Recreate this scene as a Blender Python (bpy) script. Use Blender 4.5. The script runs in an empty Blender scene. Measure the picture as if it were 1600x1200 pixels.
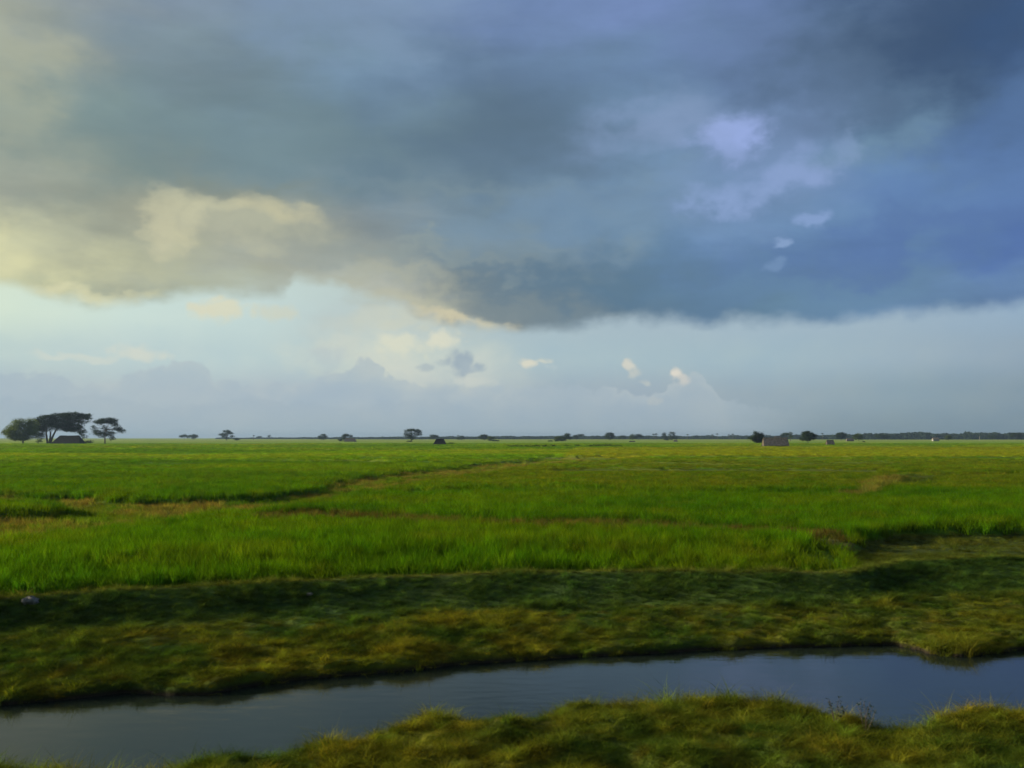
import bpy, math, random
import numpy as np
from mathutils import Vector

random.seed(7)
rng = np.random.default_rng(11)
SC = bpy.context.scene
COL = SC.collection

# ------------------------------------------------------------------ camera
H = 4.0                       # eye height above the field soil
F = 1570.0                    # focal length in pixels of a 1600 px wide picture
P = math.atan(84 / F)
cam_d = bpy.data.cameras.new("camera")
cam_d.sensor_width = 36
cam_d.lens = 36 * F / 1600
cam_d.clip_start = 0.1
cam_d.clip_end = 40000
cam_d.dof.use_dof = True
cam_d.dof.focus_distance = 400
cam_d.dof.aperture_fstop = 1.5
cam = bpy.data.objects.new("camera", cam_d)
COL.objects.link(cam)
cam.location = (0, 0, H)
cam.rotation_euler = (math.pi / 2 + P, 0, 0)
SC.camera = cam

SUN_AZ = -79.0                # degrees from the view axis, to the left and a little ahead
SUN_EL = 16.0

# ------------------------------------------------------------------ node helpers
class NT:
    def __init__(self, tree):
        self.t = tree
    def n(self, typ, **kw):
        nd = self.t.nodes.new(typ)
        for k, v in kw.items():
            setattr(nd, k, v)
        return nd
    def put(self, sock, v):
        if isinstance(v, bpy.types.NodeSocket):
            self.t.links.new(v, sock)
        elif v is not None:
            if isinstance(v, (tuple, list)) and len(v) == 3 and len(sock.default_value) == 4:
                v = (*v, 1)
            sock.default_value = v
    def m(self, op, a, b=None, c=None, clamp=False):
        nd = self.n("ShaderNodeMath", operation=op, use_clamp=clamp)
        self.put(nd.inputs[0], a); self.put(nd.inputs[1], b)
        if c is not None: self.put(nd.inputs[2], c)
        return nd.outputs[0]
    def smooth(self, v, lo, hi, o0=0.0, o1=1.0):
        nd = self.n("ShaderNodeMapRange", interpolation_type='SMOOTHSTEP')
        self.put(nd.inputs['Value'], v)
        self.put(nd.inputs['From Min'], lo); self.put(nd.inputs['From Max'], hi)
        self.put(nd.inputs['To Min'], o0); self.put(nd.inputs['To Max'], o1)
        return nd.outputs[0]
    def mix(self, f, a, b, blend='MIX'):
        nd = self.n("ShaderNodeMix", data_type='RGBA', blend_type=blend)
        self.put(nd.inputs[0], f); self.put(nd.inputs[6], a); self.put(nd.inputs[7], b)
        return nd.outputs[2]
    def noise(self, vec, scale, detail=4, rough=0.5, dist=0.0, color=False):
        nd = self.n("ShaderNodeTexNoise")
        if vec is not None: self.put(nd.inputs['Vector'], vec)
        nd.inputs['Scale'].default_value = scale
        nd.inputs['Detail'].default_value = detail
        nd.inputs['Roughness'].default_value = rough
        nd.inputs['Distortion'].default_value = dist
        return nd.outputs['Color' if color else 'Fac']
    def ramp(self, f, stops):
        nd = self.n("ShaderNodeValToRGB")
        self.put(nd.inputs[0], f)
        cr = nd.color_ramp
        for i, (p, c) in enumerate(stops):
            e = cr.elements[i] if i < 2 else cr.elements.new(p)
            e.position = p
        for e, (p, c) in zip(cr.elements, stops):
            e.position = p
            e.color = (*c, 1)
        return nd.outputs[0]
    def xyz(self, v):
        nd = self.n("ShaderNodeSeparateXYZ"); self.put(nd.inputs[0], v)
        return nd.outputs
    def comb(self, x, y, z):
        nd = self.n("ShaderNodeCombineXYZ")
        for i, q in enumerate((x, y, z)): self.put(nd.inputs[i], q)
        return nd.outputs[0]
    def vm(self, op, a, b=None, scale=None):
        nd = self.n("ShaderNodeVectorMath", operation=op)
        self.put(nd.inputs[0], a)
        if b is not None: self.put(nd.inputs[1], b)
        if scale is not None: self.put(nd.inputs['Scale'], scale)
        return nd.outputs[0]

def lin(c):
    return tuple((x / 255 / 12.92) if x / 255 <= 0.04045 else ((x / 255 + 0.055) / 1.055) ** 2.4 for x in c)

def angle_of(px, py):
    """compass bearing and elevation (degrees) of a direction seen in the photograph"""
    a = (px - 800) / F; b = (600 - py) / F
    x, y, z = a, math.cos(P) - b * math.sin(P), math.sin(P) + b * math.cos(P)
    return math.degrees(math.atan2(x, y)), math.degrees(math.atan2(z, math.hypot(x, y)))

# ------------------------------------------------------------------ sky
world = bpy.data.worlds.new("World")
SC.world = world
world.use_nodes = True
world.node_tree.nodes.clear()
W = NT(world.node_tree)
out = W.n("ShaderNodeOutputWorld")
bg = W.n("ShaderNodeBackground")
bg.inputs[1].default_value = 0.1 * 2 ** -0.7
tc = W.n("ShaderNodeTexCoord").outputs['Generated']
dx, dy, dz = W.xyz(tc)
DEG = 180 / math.pi
az = W.m('MULTIPLY', W.m('ARCTAN2', dx, W.m('ABSOLUTE', dy)), DEG)
el = W.m('MULTIPLY', W.m('ARCSINE', dz), DEG)
# two scales of turbulence
n_big = W.xyz(W.noise(W.vm('MULTIPLY', tc, (1, 1, 2.6)), 3.2, 4, 0.5, color=True))
n_mid = W.xyz(W.noise(W.vm('MULTIPLY', tc, (1, 1, 1.7)), 11, 5, 0.55, color=True))
n_fin = W.xyz(W.noise(W.vm('MULTIPLY', tc, (1, 1, 1.3)), 30, 4, 0.52, color=True))
def c0(s): return W.m('SUBTRACT', s, 0.5)
az_s = W.m('MULTIPLY_ADD', c0(n_big[0]), 13.0, W.m('MULTIPLY_ADD', c0(n_mid[0]), 10.0, az))
el_s = W.m('MULTIPLY_ADD', c0(n_big[1]), 5.0, W.m('MULTIPLY_ADD', c0(n_mid[1]), 5.0, el))
az_c = W.m('MULTIPLY_ADD', c0(n_mid[2]), 6.0, W.m('MULTIPLY_ADD', c0(n_fin[0]), 2.4, az))
el_c = W.m('MULTIPLY_ADD', c0(n_mid[0]), 3.2, W.m('MULTIPLY_ADD', c0(n_fin[1]), 1.7, el))

XS = [0, 200, 400, 600, 800, 1000, 1200, 1400, 1600]
DECK = {  # what the cloud deck looks like, by photograph row
 -160: [(150,158,160),(118,134,152),(112,132,155),(108,132,164),(98,122,166),(98,122,168),(84,108,152),(66,90,130),(48,72,108)],
 0:   [(144,156,162),(120,138,155),(120,141,162),(115,140,172),(104,131,175),(108,134,184),(97,124,172),(74,100,142),(44,68,106)],
 120: [(146,157,152),(122,142,152),(115,139,152),(110,140,165),(92,119,150),(98,129,165),(93,121,162),(82,110,140),(52,84,126)],
 240: [(140,154,146),(120,141,140),(115,140,148),(103,130,144),(92,119,142),(108,142,177),(110,141,182),(98,133,166),(78,112,158)],
 340: [(150,158,146),(148,154,138),(148,154,140),(134,148,152),(118,145,163),(108,143,175),(100,138,180),(94,132,176),(84,120,172)],
 420: [(198,200,164),(166,171,150),(158,164,152),(150,159,153),(124,144,154),(88,122,152),(88,124,168),(80,116,168),(74,110,172)],
 480: [(190,196,162),(165,175,158),(170,180,170),(172,176,164),(120,136,142),(88,122,148),(94,130,158),(94,130,164),(94,130,174)],
}
CLEAR = {
 440: [(206,224,196),(196,218,205),(192,215,208),(180,200,196),(164,188,196),(156,182,196),(150,178,196),(144,174,196),(128,164,194)],
 500: [(206,226,202),(196,220,210),(190,214,210),(178,198,198),(162,187,196),(156,182,196),(150,178,196),(145,174,194),(132,166,194)],
 560: [(182,206,202),(182,206,206),(178,204,206),(176,198,200),(160,188,198),(155,184,196),(150,180,194),(144,172,190),(132,160,182)],
 620: [(166,186,196),(165,186,196),(164,184,196),(159,180,194),(150,173,188),(148,170,186),(140,165,180),(130,159,174),(118,147,166)],
 684: [(163,182,184),(157,179,184),(150,175,180),(148,172,178),(144,168,176),(135,160,170),(126,152,165),(118,146,160),(110,140,158)],
}
def gradient(table, A, E):
    fa = W.m('MULTIPLY_ADD', A, 1 / 60, 0.5, clamp=True)
    rows = sorted(table, reverse=True)            # from the horizon upwards
    res = None
    for r in rows:
        stops = [((angle_of(x, 500)[0] / 60) + 0.5, lin(c)) for x, c in zip(XS, table[r])]
        c = W.ramp(fa, stops)
        if res is None:
            res = c
        else:
            res = W.mix(W.smooth(E, angle_of(800, prev)[1], angle_of(800, r)[1]), res, c)
        prev = r
    return res

SOFTER = 1.9
def gauss(px, py, rx, ry, A, E, tilt=0.0):
    """soft round lobe about one direction of the sky"""
    a0, e0 = angle_of(px, py)
    k = DEG / F
    u = W.m('MULTIPLY', W.m('SUBTRACT', A, a0), 1 / (rx * k))
    v = W.m('MULTIPLY', W.m('SUBTRACT', E, e0), 1 / (ry * k))
    if tilt:
        t = math.radians(tilt); r = ry / rx
        ct, st = math.cos(t), math.sin(t)
        A1 = W.m('SUBTRACT', A, a0); E1 = W.m('SUBTRACT', E, e0)
        u = W.m('MULTIPLY', W.m('MULTIPLY_ADD', A1, ct, W.m('MULTIPLY', E1, st)), 1 / (rx * k))
        v = W.m('MULTIPLY', W.m('MULTIPLY_ADD', E1, ct, W.m('MULTIPLY', A1, -st)), 1 / (ry * k))
    d2 = W.m('MULTIPLY_ADD', u, u, W.m('MULTIPLY', v, v))
    g = W.m('EXPONENT', W.m('MULTIPLY', d2, -1.0))
    front = W.m('GREATER_THAN', dy, 0.0)
    return W.m('MULTIPLY', g, front)

def lobe(col, px, py, rx, ry, rgb, op=1.0, A=None, E=None, tilt=0, rag=0.0, soft=0.5, mul=1.0):
    soft = soft * SOFTER
    g = gauss(px, py, rx, ry, A or az_c, E or el_c, tilt)
    if rag > 0:
        keep = W.smooth(g, 0.04, 0.35)
        g = W.m('MULTIPLY_ADD', c0(n_fin[2]), rag * 1.3, g)
        g = W.m('MULTIPLY_ADD', c0(n_fin[1]), rag * .8, g)
        g = W.m('MULTIPLY', W.smooth(g, 0.5 - soft / 2, 0.5 + soft / 2), keep)
    if op != 1.0:
        g = W.m('MULTIPLY', g, op)
    return W.mix(g, col, tuple(x * mul for x in lin(rgb)))

sky_phys = W.n("ShaderNodeTexSky", sky_type='NISHITA')
sky_phys.sun_disc = False
sky_phys.sun_elevation = math.radians(SUN_EL)
sky_phys.sun_rotation = math.radians(SUN_AZ)

# clear air and the far cloud banks under the deck
az_l = W.m('MULTIPLY_ADD', c0(n_mid[2]), 2.0, az)
el_l = W.m('MULTIPLY_ADD', c0(n_mid[1]), 0.8, el)
clear = gradient(CLEAR, az_l, el_l)
clear = W.mix(0.06, clear, W.vm('SCALE', sky_phys.outputs[0], scale=0.1))
# billowing tops: rounded cells broken up by turbulence
vor = W.n("ShaderNodeTexVoronoi", feature='SMOOTH_F1')
W.put(vor.inputs['Vector'], W.vm('ADD', tc, W.vm('SCALE', W.noise(tc, 26, 3, .5, color=True), scale=.05)))
vor.inputs['Scale'].default_value = 46; vor.inputs['Smoothness'].default_value = .35
vor2 = W.n("ShaderNodeTexVoronoi", feature='SMOOTH_F1')
W.put(vor2.inputs['Vector'], W.vm('ADD', tc, W.vm('SCALE', W.noise(tc, 60, 2, .5, color=True), scale=.02)))
vor2.inputs['Scale'].default_value = 120; vor2.inputs['Smoothness'].default_value = .35
bil = W.m('ADD', W.m('MULTIPLY', W.m('SUBTRACT', .45, vor.outputs['Distance']), 1.0), W.m('MULTIPLY', W.m('SUBTRACT', .45, vor2.outputs['Distance']), .45))
az_p = W.m('MULTIPLY_ADD', c0(n_fin[0]), 1.4, az)
el_p = W.m('MULTIPLY_ADD', c0(n_fin[1]), 0.9, el)

def profile(points, scale_=20.0):
    fc_ = W.n("ShaderNodeFloatCurve")
    W.put(fc_.inputs['Value'], W.m('MULTIPLY_ADD', az_p, 1 / 80, 0.5, clamp=True))
    cv_ = fc_.mapping.curves[0]
    pp = [(angle_of(x, 580)[0] / 80 + 0.5, angle_of(x, y)[1] / scale_) for x, y in points]
    cv_.points[0].location = (0, pp[0][1]); cv_.points[1].location = (1, pp[-1][1])
    for p_ in pp: cv_.points.new(*p_)
    fc_.mapping.update()
    return W.m('MULTIPLY', fc_.outputs[0], scale_)

def bank(col, points, body, rim, op, rim_op, puff=1.0):
    """a far row of heaped cloud: shaded body with lit heads along its top"""
    d = W.m('SUBTRACT', profile(points), el)
    d = W.m('MULTIPLY_ADD', bil, puff, d)
    m1 = W.m('MULTIPLY', W.smooth(d, 0.0, .28), W.m('MULTIPLY', W.smooth(az, 17.5, 11.0), op))
    r = W.m('MULTIPLY', W.m('MULTIPLY', W.smooth(d, .0, .22), W.smooth(d, .95, .15)), rim_op)
    r = W.m('MULTIPLY', r, W.m('MULTIPLY', W.smooth(az, 14.0, 10.0), W.smooth(n_mid[0], .40, .60)))
    col = W.mix(m1, col, lin(body))
    return W.mix(r, col, lin(rim))

def puff(col, px, py, rx, ry, rgb, op, k=.9, soft=.38):
    g = gauss(px, py, rx, ry, az_p, el_p)
    keep = W.smooth(g, .08, .4)
    g = W.m('MULTIPLY_ADD', bil, k, g)
    return W.mix(W.m('MULTIPLY', W.m('MULTIPLY', W.smooth(g, .55 - soft, .55 + soft), keep), op), col, lin(rgb))

# warm glow behind the heaps, then the heaps themselves
for q in [
    (620, 555, 150, 44, (208,214,194), .7, .7, .8),
    (700, 590, 120, 34, (200,207,196), .6, .7, .8),
    (640, 500, 120, 14, (204,205,178), .6, .9, .8),
    (525, 498, 70, 26, (180,196,194), .6, .8, .7),
    (130, 553, 70, 6, (202,211,198), .7, .8, .6),
]:
    clear = lobe(clear, *q[:4], q[4], q[5], rag=q[6], soft=q[7])
for q in [
    (345, 484, 50, 18, (216,214,180), .85), (430, 490, 36, 14, (204,207,182), .7), (310, 478, 22, 12, (214,212,180), .6),
    (225, 553, 46, 12, (208,213,196), .8), (540, 545, 50, 30, (196,206,194), .8), (520, 560, 40, 22, (176,194,198), .6),
    (640, 540, 60, 24, (214,216,190), .8), (690, 532, 40, 16, (218,217,190), .7), (600, 570, 50, 22, (200,208,194), .6), (740, 596, 40, 10, (196,204,196), .6),
    (716, 570, 36, 18, (147,169,183), .9), (712, 556, 20, 16, (152,172,184), .8), (663, 577, 12, 8, (166,182,188), .7), (738, 575, 18, 10, (156,176,187), .8),
    (834, 569, 22, 10, (214,212,190), .9), (852, 564, 18, 7, (210,211,190), .8), (862, 573, 20, 8, (178,196,198), .6),
    (982, 574, 11, 11, (208,207,192), .9), (990, 586, 12, 9, (192,198,190), .8), (1007, 600, 10, 6, (188,196,190), .7),
]:
    clear = puff(clear, *q)
clear = bank(clear, [(-300,590),(0,580),(90,584),(170,592),(230,572),(290,560),(325,566),(350,592),(430,600),(500,584),(540,566),(570,556),(600,572),(640,588),(690,602),
                     (760,604),(860,598),(940,604),(1010,612),(1040,604),(1066,588),(1090,584),(1112,596),(1150,622),(1240,640),(1330,654),(1480,662),(1600,668),(1900,670)],
             (158,179,192), (196,204,198), .62, .22, .8)
clear = puff(clear, 1058, 583, 9, 12, (216,211,196), .95)
clear = puff(clear, 1066, 594, 12, 10, (202,201,193), .8)
clear = puff(clear, 1022, 626, 14, 8, (178,188,188), .6)
clear = bank(clear, [(-300,624),(0,622),(140,612),(260,626),(420,618),(520,628),(640,620),(760,632),(900,626),(1050,634),(1200,650),(1400,656),(1900,660)],
             (152,173,187), (172,188,194), .4, .0, .7)
vf = W.m('MULTIPLY_ADD', c0(n_fin[0]), 0.12, W.m('MULTIPLY_ADD', c0(n_mid[2]), 0.14, 1.0))
clear = W.mix(W.smooth(el, 9.0, 2.5), clear, W.mix(1.0, clear, W.comb(W.m('MULTIPLY', vf, vf), vf, 1.0), 'MULTIPLY'))
# the deck
SOFTER = 1.9
deck = gradient(DECK, az_s, el_s)
dv = W.m('MULTIPLY_ADD', c0(W.noise(W.vm('MULTIPLY', tc, (1, 1, 3.4)), 5.5, 6, 0.55, 0.3)), 0.8, 1.0)
deck = W.mix(1.0, deck, W.comb(dv, dv, dv), 'MULTIPLY')
az_m = W.m('MULTIPLY_ADD', c0(n_big[2]), 14.0, W.m('MULTIPLY_ADD', c0(n_mid[0]), 14.0, az))
el_m = W.m('MULTIPLY_ADD', c0(n_mid[2]), 8.0, W.m('MULTIPLY_ADD', c0(n_fin[2]), 2.5, el))
SOFT = dict(A=az_m, E=el_m)
for q in [
    # px, py, rx, ry, rgb, op, tilt
    (-60, 110, 75, 150, (190,190,156), .4, 0),
    (120, 235, 200, 60, (118,140,138), .5, -5),
    (420, 235, 260, 62, (112,137,146), .6, 0),
    (340, 300, 150, 14, (128,140,132), .5, 0),
    (560, 60, 120, 50, (122,148,178), .6, 0),
    (800, 200, 170, 80, (86,112,134), .6, 8),
    (700, 300, 220, 20, (120,142,152), .5, 0),
    (880, 330, 190, 40, (116,146,172), .45, 10),
    (930, 440, 240, 32, (86,118,142), .7, 0),
    (1010, 190, 130, 30, (124,150,188), .6, 5),
    (1180, 60, 160, 40, (100,126,172), .5, 0),
    (1330, 130, 210, 70, (80,106,136), .8, 25),
    (1530, 60, 110, 120, (52,78,112), .8, 0),
    (1400, 230, 130, 34, (108,142,166), .6, 20),
    (1550, 280, 110, 70, (86,124,178), .6, 20),
    (1400, 385, 240, 34, (78,112,166), .7, 12),
    (1300, 440, 200, 26, (96,134,166), .6, 5),
    (860, 395, 100, 26, (130,150,158), .5, 0),
    (200, 430, 170, 30, (178,182,152), .5, 0),
    (20, 415, 90, 40, (222,220,170), .7, 0),
    (560, 435, 200, 18, (172,176,158), .6, -6),
    (640, 405, 190, 12, (144,158,156), .6, -5),
    (840, 480, 120, 24, (116,134,142), .55, -8),
]:
    deck = lobe(deck, q[0], q[1], q[2], q[3], q[4], q[5], tilt=q[6], **SOFT)
for q in [
    (1140, 200, 62, 28, (150,172,230), .95, .8, .45, 10),
    (1128, 236, 34, 22, (136,160,210), .8, .9, .5, 0),
    (1220, 270, 66, 24, (136,162,210), .9, 1.1, .6, 15),
    (1145, 312, 60, 22, (134,162,208), .95, 1.1, .6, 0),
    (1270, 346, 32, 12, (130,160,208), .8, 1.0, .5, 10),
    (1210, 386, 20, 10, (132,162,204), .8, .9, .5, 0),
    (1200, 425, 16, 8, (112,146,186), .6, .9, .5, 0),
    (1330, 222, 30, 14, (128,156,196), .5, 1.0, .6, 25),
    (350, 345, 140, 34, (186,185,158), .5, .5, 1.0, -5),
    (248, 352, 26, 34, (218,212,170), .6, .8, 1.0, 0),
    (290, 340, 16, 20, (220,214,172), .5, .8, .9, 0),
    (310, 322, 60, 16, (206,204,168), .6, .9, .9, 0),
    (432, 334, 60, 18, (208,202,162), .65, 1.0, .9, -12),
    (1050, 195, 90, 30, (130,154,192), .5, .8, 1.0, 8),
    (1185, 270, 120, 90, (120,148,194), .4, .6, 1.0, 10),
    (380, 360, 110, 22, (184,186,160), .6, .9, .8, -5),
    (120, 462, 80, 12, (216,214,172), .8, 1.1, .7, 0),
    (650, 476, 110, 14, (190,190,164), .55, 1.1, .7, -12),
    (728, 502, 66, 12, (214,204,168), .75, .9, .6, -10),
]:
    deck = lobe(deck, *q[:4], q[4], q[5], rag=q[6], soft=q[7], tilt=q[8])

# lower edge of the deck against the bearing
EDGE = [(-300, 460), (0, 452), (60, 466), (110, 474), (180, 470), (300, 462), (420, 462), (470, 440), (560, 466), (640, 482),
        (700, 505), (770, 516), (860, 516), (950, 503), (1100, 500), (1250, 502), (1380, 499), (1480, 488), (1600, 470), (1800, 450)]
fc = W.n("ShaderNodeFloatCurve")
W.put(fc.inputs['Value'], W.m('MULTIPLY_ADD', az_c, 1 / 80, 0.5, clamp=True))
cv = fc.mapping.curves[0]
pts = [(angle_of(x, 480)[0] / 80 + 0.5, angle_of(x, y)[1] / 20) for x, y in EDGE]
cv.points[0].location = (0, pts[0][1]); cv.points[1].location = (1, pts[-1][1])
for p in pts: cv.points.new(*p)
fc.mapping.update()
edge = W.m('MULTIPLY', fc.outputs[0], 20.0)
h = W.m('SUBTRACT', el, edge)
h = W.m('MULTIPLY_ADD', c0(n_fin[2]), 1.2, W.m('MULTIPLY_ADD', c0(n_mid[1]), 1.6, h))
dm = W.smooth(h, -0.5, 0.65)
def grade(c, sat, val):
    nd = W.n("ShaderNodeHueSaturation"); nd.inputs['Saturation'].default_value = sat; nd.inputs['Value'].default_value = val
    W.put(nd.inputs['Color'], c); return nd.outputs[0]
sky = W.mix(dm, grade(clear, .80, 1.04), grade(deck, .93, 1.01))
# under the horizon the dome is only ever seen reflected: keep the air colour
bgc = W.vm('SCALE', sky, scale=10.0)
W.put(bg.inputs[0], bgc)
W.t.links.new(bg.outputs[0], out.inputs[0])

sun_d = bpy.data.lights.new("sun", 'SUN')
sun_d.energy = 5.0
sun_d.angle = math.radians(0.6)
sun_d.color = (1.0, 0.86, 0.62)
sun = bpy.data.objects.new("sun", sun_d)
COL.objects.link(sun)
sa, se = math.radians(SUN_AZ), math.radians(SUN_EL)
sdir = Vector((math.sin(sa) * math.cos(se), math.cos(sa) * math.cos(se), math.sin(se)))
sun.rotation_euler = sdir.to_track_quat('Z', 'Y').to_euler()

vs = SC.view_settings
vs.view_transform = 'Standard'; vs.look = 'None'; vs.gamma = 1; vs.use_curve_mapping = False
vs.exposure = 0.7
SC.render.engine = 'CYCLES'
cy = SC.cycles
cy.max_bounces = 4; cy.diffuse_bounces = 3; cy.glossy_bounces = 2; cy.transmission_bounces = 3
cy.volume_bounces = 0; cy.transparent_max_bounces = 8

# ------------------------------------------------------------------ object helpers
def tag(o, label=None, cat=None, group=None, kind=None):
    if label: o['label'] = label
    if cat: o['category'] = cat
    if group: o['group'] = group
    if kind: o['kind'] = kind
    return o

def link(name, me, mat=None, parent=None):
    o = bpy.data.objects.new(name, me)
    COL.objects.link(o)
    if mat: me.materials.append(mat)
    if parent: o.parent = parent
    return o

def mesh(name, V, Fc, smooth=False):
    me = bpy.data.meshes.new(name)
    me.from_pydata([tuple(v) for v in V], [], Fc)
    if smooth:
        me.polygons.foreach_set('use_smooth', [True] * len(me.polygons))
    me.update()
    return me

def mesh_quads(name, V, Q, smooth=False):
    """fast mesh from numpy arrays, Q (n,k)"""
    me = bpy.data.meshes.new(name)
    V = np.ascontiguousarray(V, dtype=np.float32); Q = np.ascontiguousarray(Q, dtype=np.int32)
    me.vertices.add(len(V)); me.vertices.foreach_set('co', V.ravel())
    k = Q.shape[1]
    me.loops.add(Q.size); me.loops.foreach_set('vertex_index', Q.ravel())
    me.polygons.add(len(Q)); me.polygons.foreach_set('loop_start', np.arange(0, Q.size, k, dtype=np.int32))
    if smooth: me.polygons.foreach_set('use_smooth', np.ones(len(Q), dtype=bool))
    me.update(calc_edges=True)
    return me

def hash2(ix, iy, seed):
    n = (ix.astype(np.int64) * 374761393 + iy.astype(np.int64) * 668265263 + seed * 974634777) & 0x7fffffff
    n = ((n ^ (n >> 13)) * 1274126177) & 0x7fffffff
    n = (n ^ (n >> 16)) & 0xffffff
    return n / float(0xffffff)
def vnoise(x, y, seed=0):
    x = np.asarray(x, float); y = np.asarray(y, float)
    ix = np.floor(x); iy = np.floor(y); fx = x - ix; fy = y - iy
    fx = fx * fx * (3 - 2 * fx); fy = fy * fy * (3 - 2 * fy)
    a = hash2(ix, iy, seed); b = hash2(ix + 1, iy, seed); c = hash2(ix, iy + 1, seed); d = hash2(ix + 1, iy + 1, seed)
    return (a * (1 - fx) + b * fx) * (1 - fy) + (c * (1 - fx) + d * fx) * fy
def fbm(x, y, seed=0, octs=4):
    s = 0; amp = 0.5; t = 0
    for i in range(octs):
        s = s + amp * vnoise(x * 2 ** i, y * 2 ** i, seed + i * 17); t += amp; amp *= 0.5
    return s / t
def sstep(x, a, b):
    t = np.clip((x - a) / (b - a), 0, 1)
    return t * t * (3 - 2 * t)

def onplane(px, py, z=0.0):
    """the place on the land at height z that is seen in this direction"""
    a = (px - 800) / F; b = (600 - py) / F
    dx_, dy_, dz_ = a, math.cos(P) - b * math.sin(P), math.sin(P) + b * math.cos(P)
    t = (z - H) / dz_
    return dx_ * t, dy_ * t
def at(px, py, D):
    a = (px - 800) / F; b = (600 - py) / F
    dx_, dy_, dz_ = a, math.cos(P) - b * math.sin(P), math.sin(P) + b * math.cos(P)
    t = D / dy_
    return Vector((dx_ * t, D, H + dz_ * t))

def inpoly(X, Y, poly):
    inside = np.zeros(X.shape, bool)
    n = len(poly)
    for i in range(n):
        x1, y1 = poly[i]; x2, y2 = poly[(i + 1) % n]
        cond = ((y1 > Y) != (y2 > Y))
        xi = (x2 - x1) * (Y - y1) / ((y2 - y1) if y2 != y1 else 1e-9) + x1
        inside ^= cond & (X < xi)
    return inside

# ------------------------------------------------------------------ lie of the land
WATER = -0.95
def curve(pts, z):
    q = [onplane(x, y, z) for x, y in pts]
    xs = np.array([p[0] for p in q]); ys = np.array([p[1] for p in q])
    o = np.argsort(xs)
    xs, ys = xs[o], ys[o]
    def f(x):
        y = np.interp(x, xs, ys)
        L = np.clip(xs[0] - x, 0, None); R = np.clip(x - xs[-1], 0, None)
        return y - 0.9 * (1 - np.exp(-L / 8)) + 0.6 * (1 - np.exp(-R / 9)) + 0.5 * np.sin(L / 11) + 0.5 * np.sin(R / 13)
    return f
near_top = curve([(-60,1188),(0,1186),(60,1190),(120,1200),(190,1210),(250,1198),(330,1178),(430,1163),(520,1150),(580,1138),(650,1120),(700,1112),
                  (760,1117),(830,1117),(880,1104),(920,1092),(1000,1098),(1060,1085),(1100,1080),(1160,1086),(1230,1089),(1280,1101),(1340,1119),
                  (1420,1134),(1470,1115),(1540,1107),(1600,1102),(1660,1100)], -0.42)
far_shore = curve([(-60,1106),(0,1103),(100,1094),(170,1086),(200,1082),(260,1088),(330,1086),(380,1074),(470,1062),(560,1054),(640,1048),(720,1038),(800,1034),
                   (900,1027),(1000,1023),(1100,1017),(1200,1013),(1300,1010),(1390,1007),(1420,1013),(1450,1022),(1500,1027),(1560,1021),(1600,1014),(1660,1008)], WATER)
foot = curve([(-60,988),(0,984),(200,974),(400,960),(600,950),(800,942),(1000,939),(1200,939),(1300,937),(1400,926),(1600,921),(1660,920)], -0.36)
crest = curve([(-60,940),(0,936),(130,926),(400,912),(600,902),(800,895),(1000,893),(1200,895),(1330,894),(1380,884),(1430,876),(1500,873),(1600,871),(1660,870)], 0.14)

# field pieces, laid out on the land
def piece(pts, z=0.3):
    return [onplane(x, y, z) for x, y in pts]
STRIP = piece([(-80,778),(0,777),(60,779),(200,787),(330,784),(430,779),(500,769),(530,757),(560,750),(640,741),(740,730),(840,719),(930,714),(1010,712.5)], .15) \
      + piece([(1010,713),(930,718),(850,723),(740,735),(640,749),(600,760),(520,774),(430,787),(300,799),(150,816),(60,830),(-80,840)], .72)
ISLET = piece([(-160,783),(60,782),(100,785),(106,789),(60,795),(-160,801)], .5)
LINES = [piece([(560,776),(640,768),(740,764),(1000,768),(1200,771),(1345,769),(1345,774),(1200,777),(1000,774),(740,770),(640,776)]),
         piece([(860,733),(1120,732),(1370,734),(1370,738),(1120,736),(860,737)]),
         piece([(560,716.5),(900,714),(1300,714),(1700,715),(1700,718),(1300,716.6),(900,716.4),(560,719)]),
         piece([(1180,697.0),(1700,697.6),(1700,698.8),(1180,698.0)], .45),
         piece([(-60,692.5),(130,692.6),(420,693.2),(420,694.0),(130,693.4),(-60,693.3)], .45),
         piece([(40,707),(140,709),(420,712),(420,713.5),(140,710.4),(40,708.2)]),
         piece([(400,722),(560,720),(700,724),(700,727),(560,724),(400,725)]),
         piece([(1430,741),(1700,742),(1700,746),(1430,744.5)])]
BLOCK_B = piece([(560,764),(640,746),(760,732),(860,722),(1010,719),(1300,718.5),(1700,720),(1700,768),(1345,768),(1000,766),(740,762)])
BROWN = piece([(400,800),(520,797),(700,806),(900,812),(1100,818),(1330,828),(1345,846),(1200,836),(1000,829),(700,818),(500,812),(400,812)], .5)
TAN = piece([(1325,771),(1350,758),(1376,744),(1394,737),(1414,738),(1408,746),(1392,756),(1372,768),(1350,773)], .6)
HOLE = piece([(1404,740),(1440,738),(1470,748),(1440,757),(1400,757)], .4)
OLIVE = piece([(880,713),(1100,712),(1700,713),(1700,699),(1190,698.4),(900,700)], .5)
PAD = piece([(1345,868),(1362,852),(1400,842),(1500,841),(1800,841),(1800,900),(1600,880),(1400,896),(1372,893),(1348,882)], 0.0)
PAD2 = piece([(1345,850),(1500,848),(1800,848),(1800,868),(1500,868),(1420,874),(1370,870)], -0.1)

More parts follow.
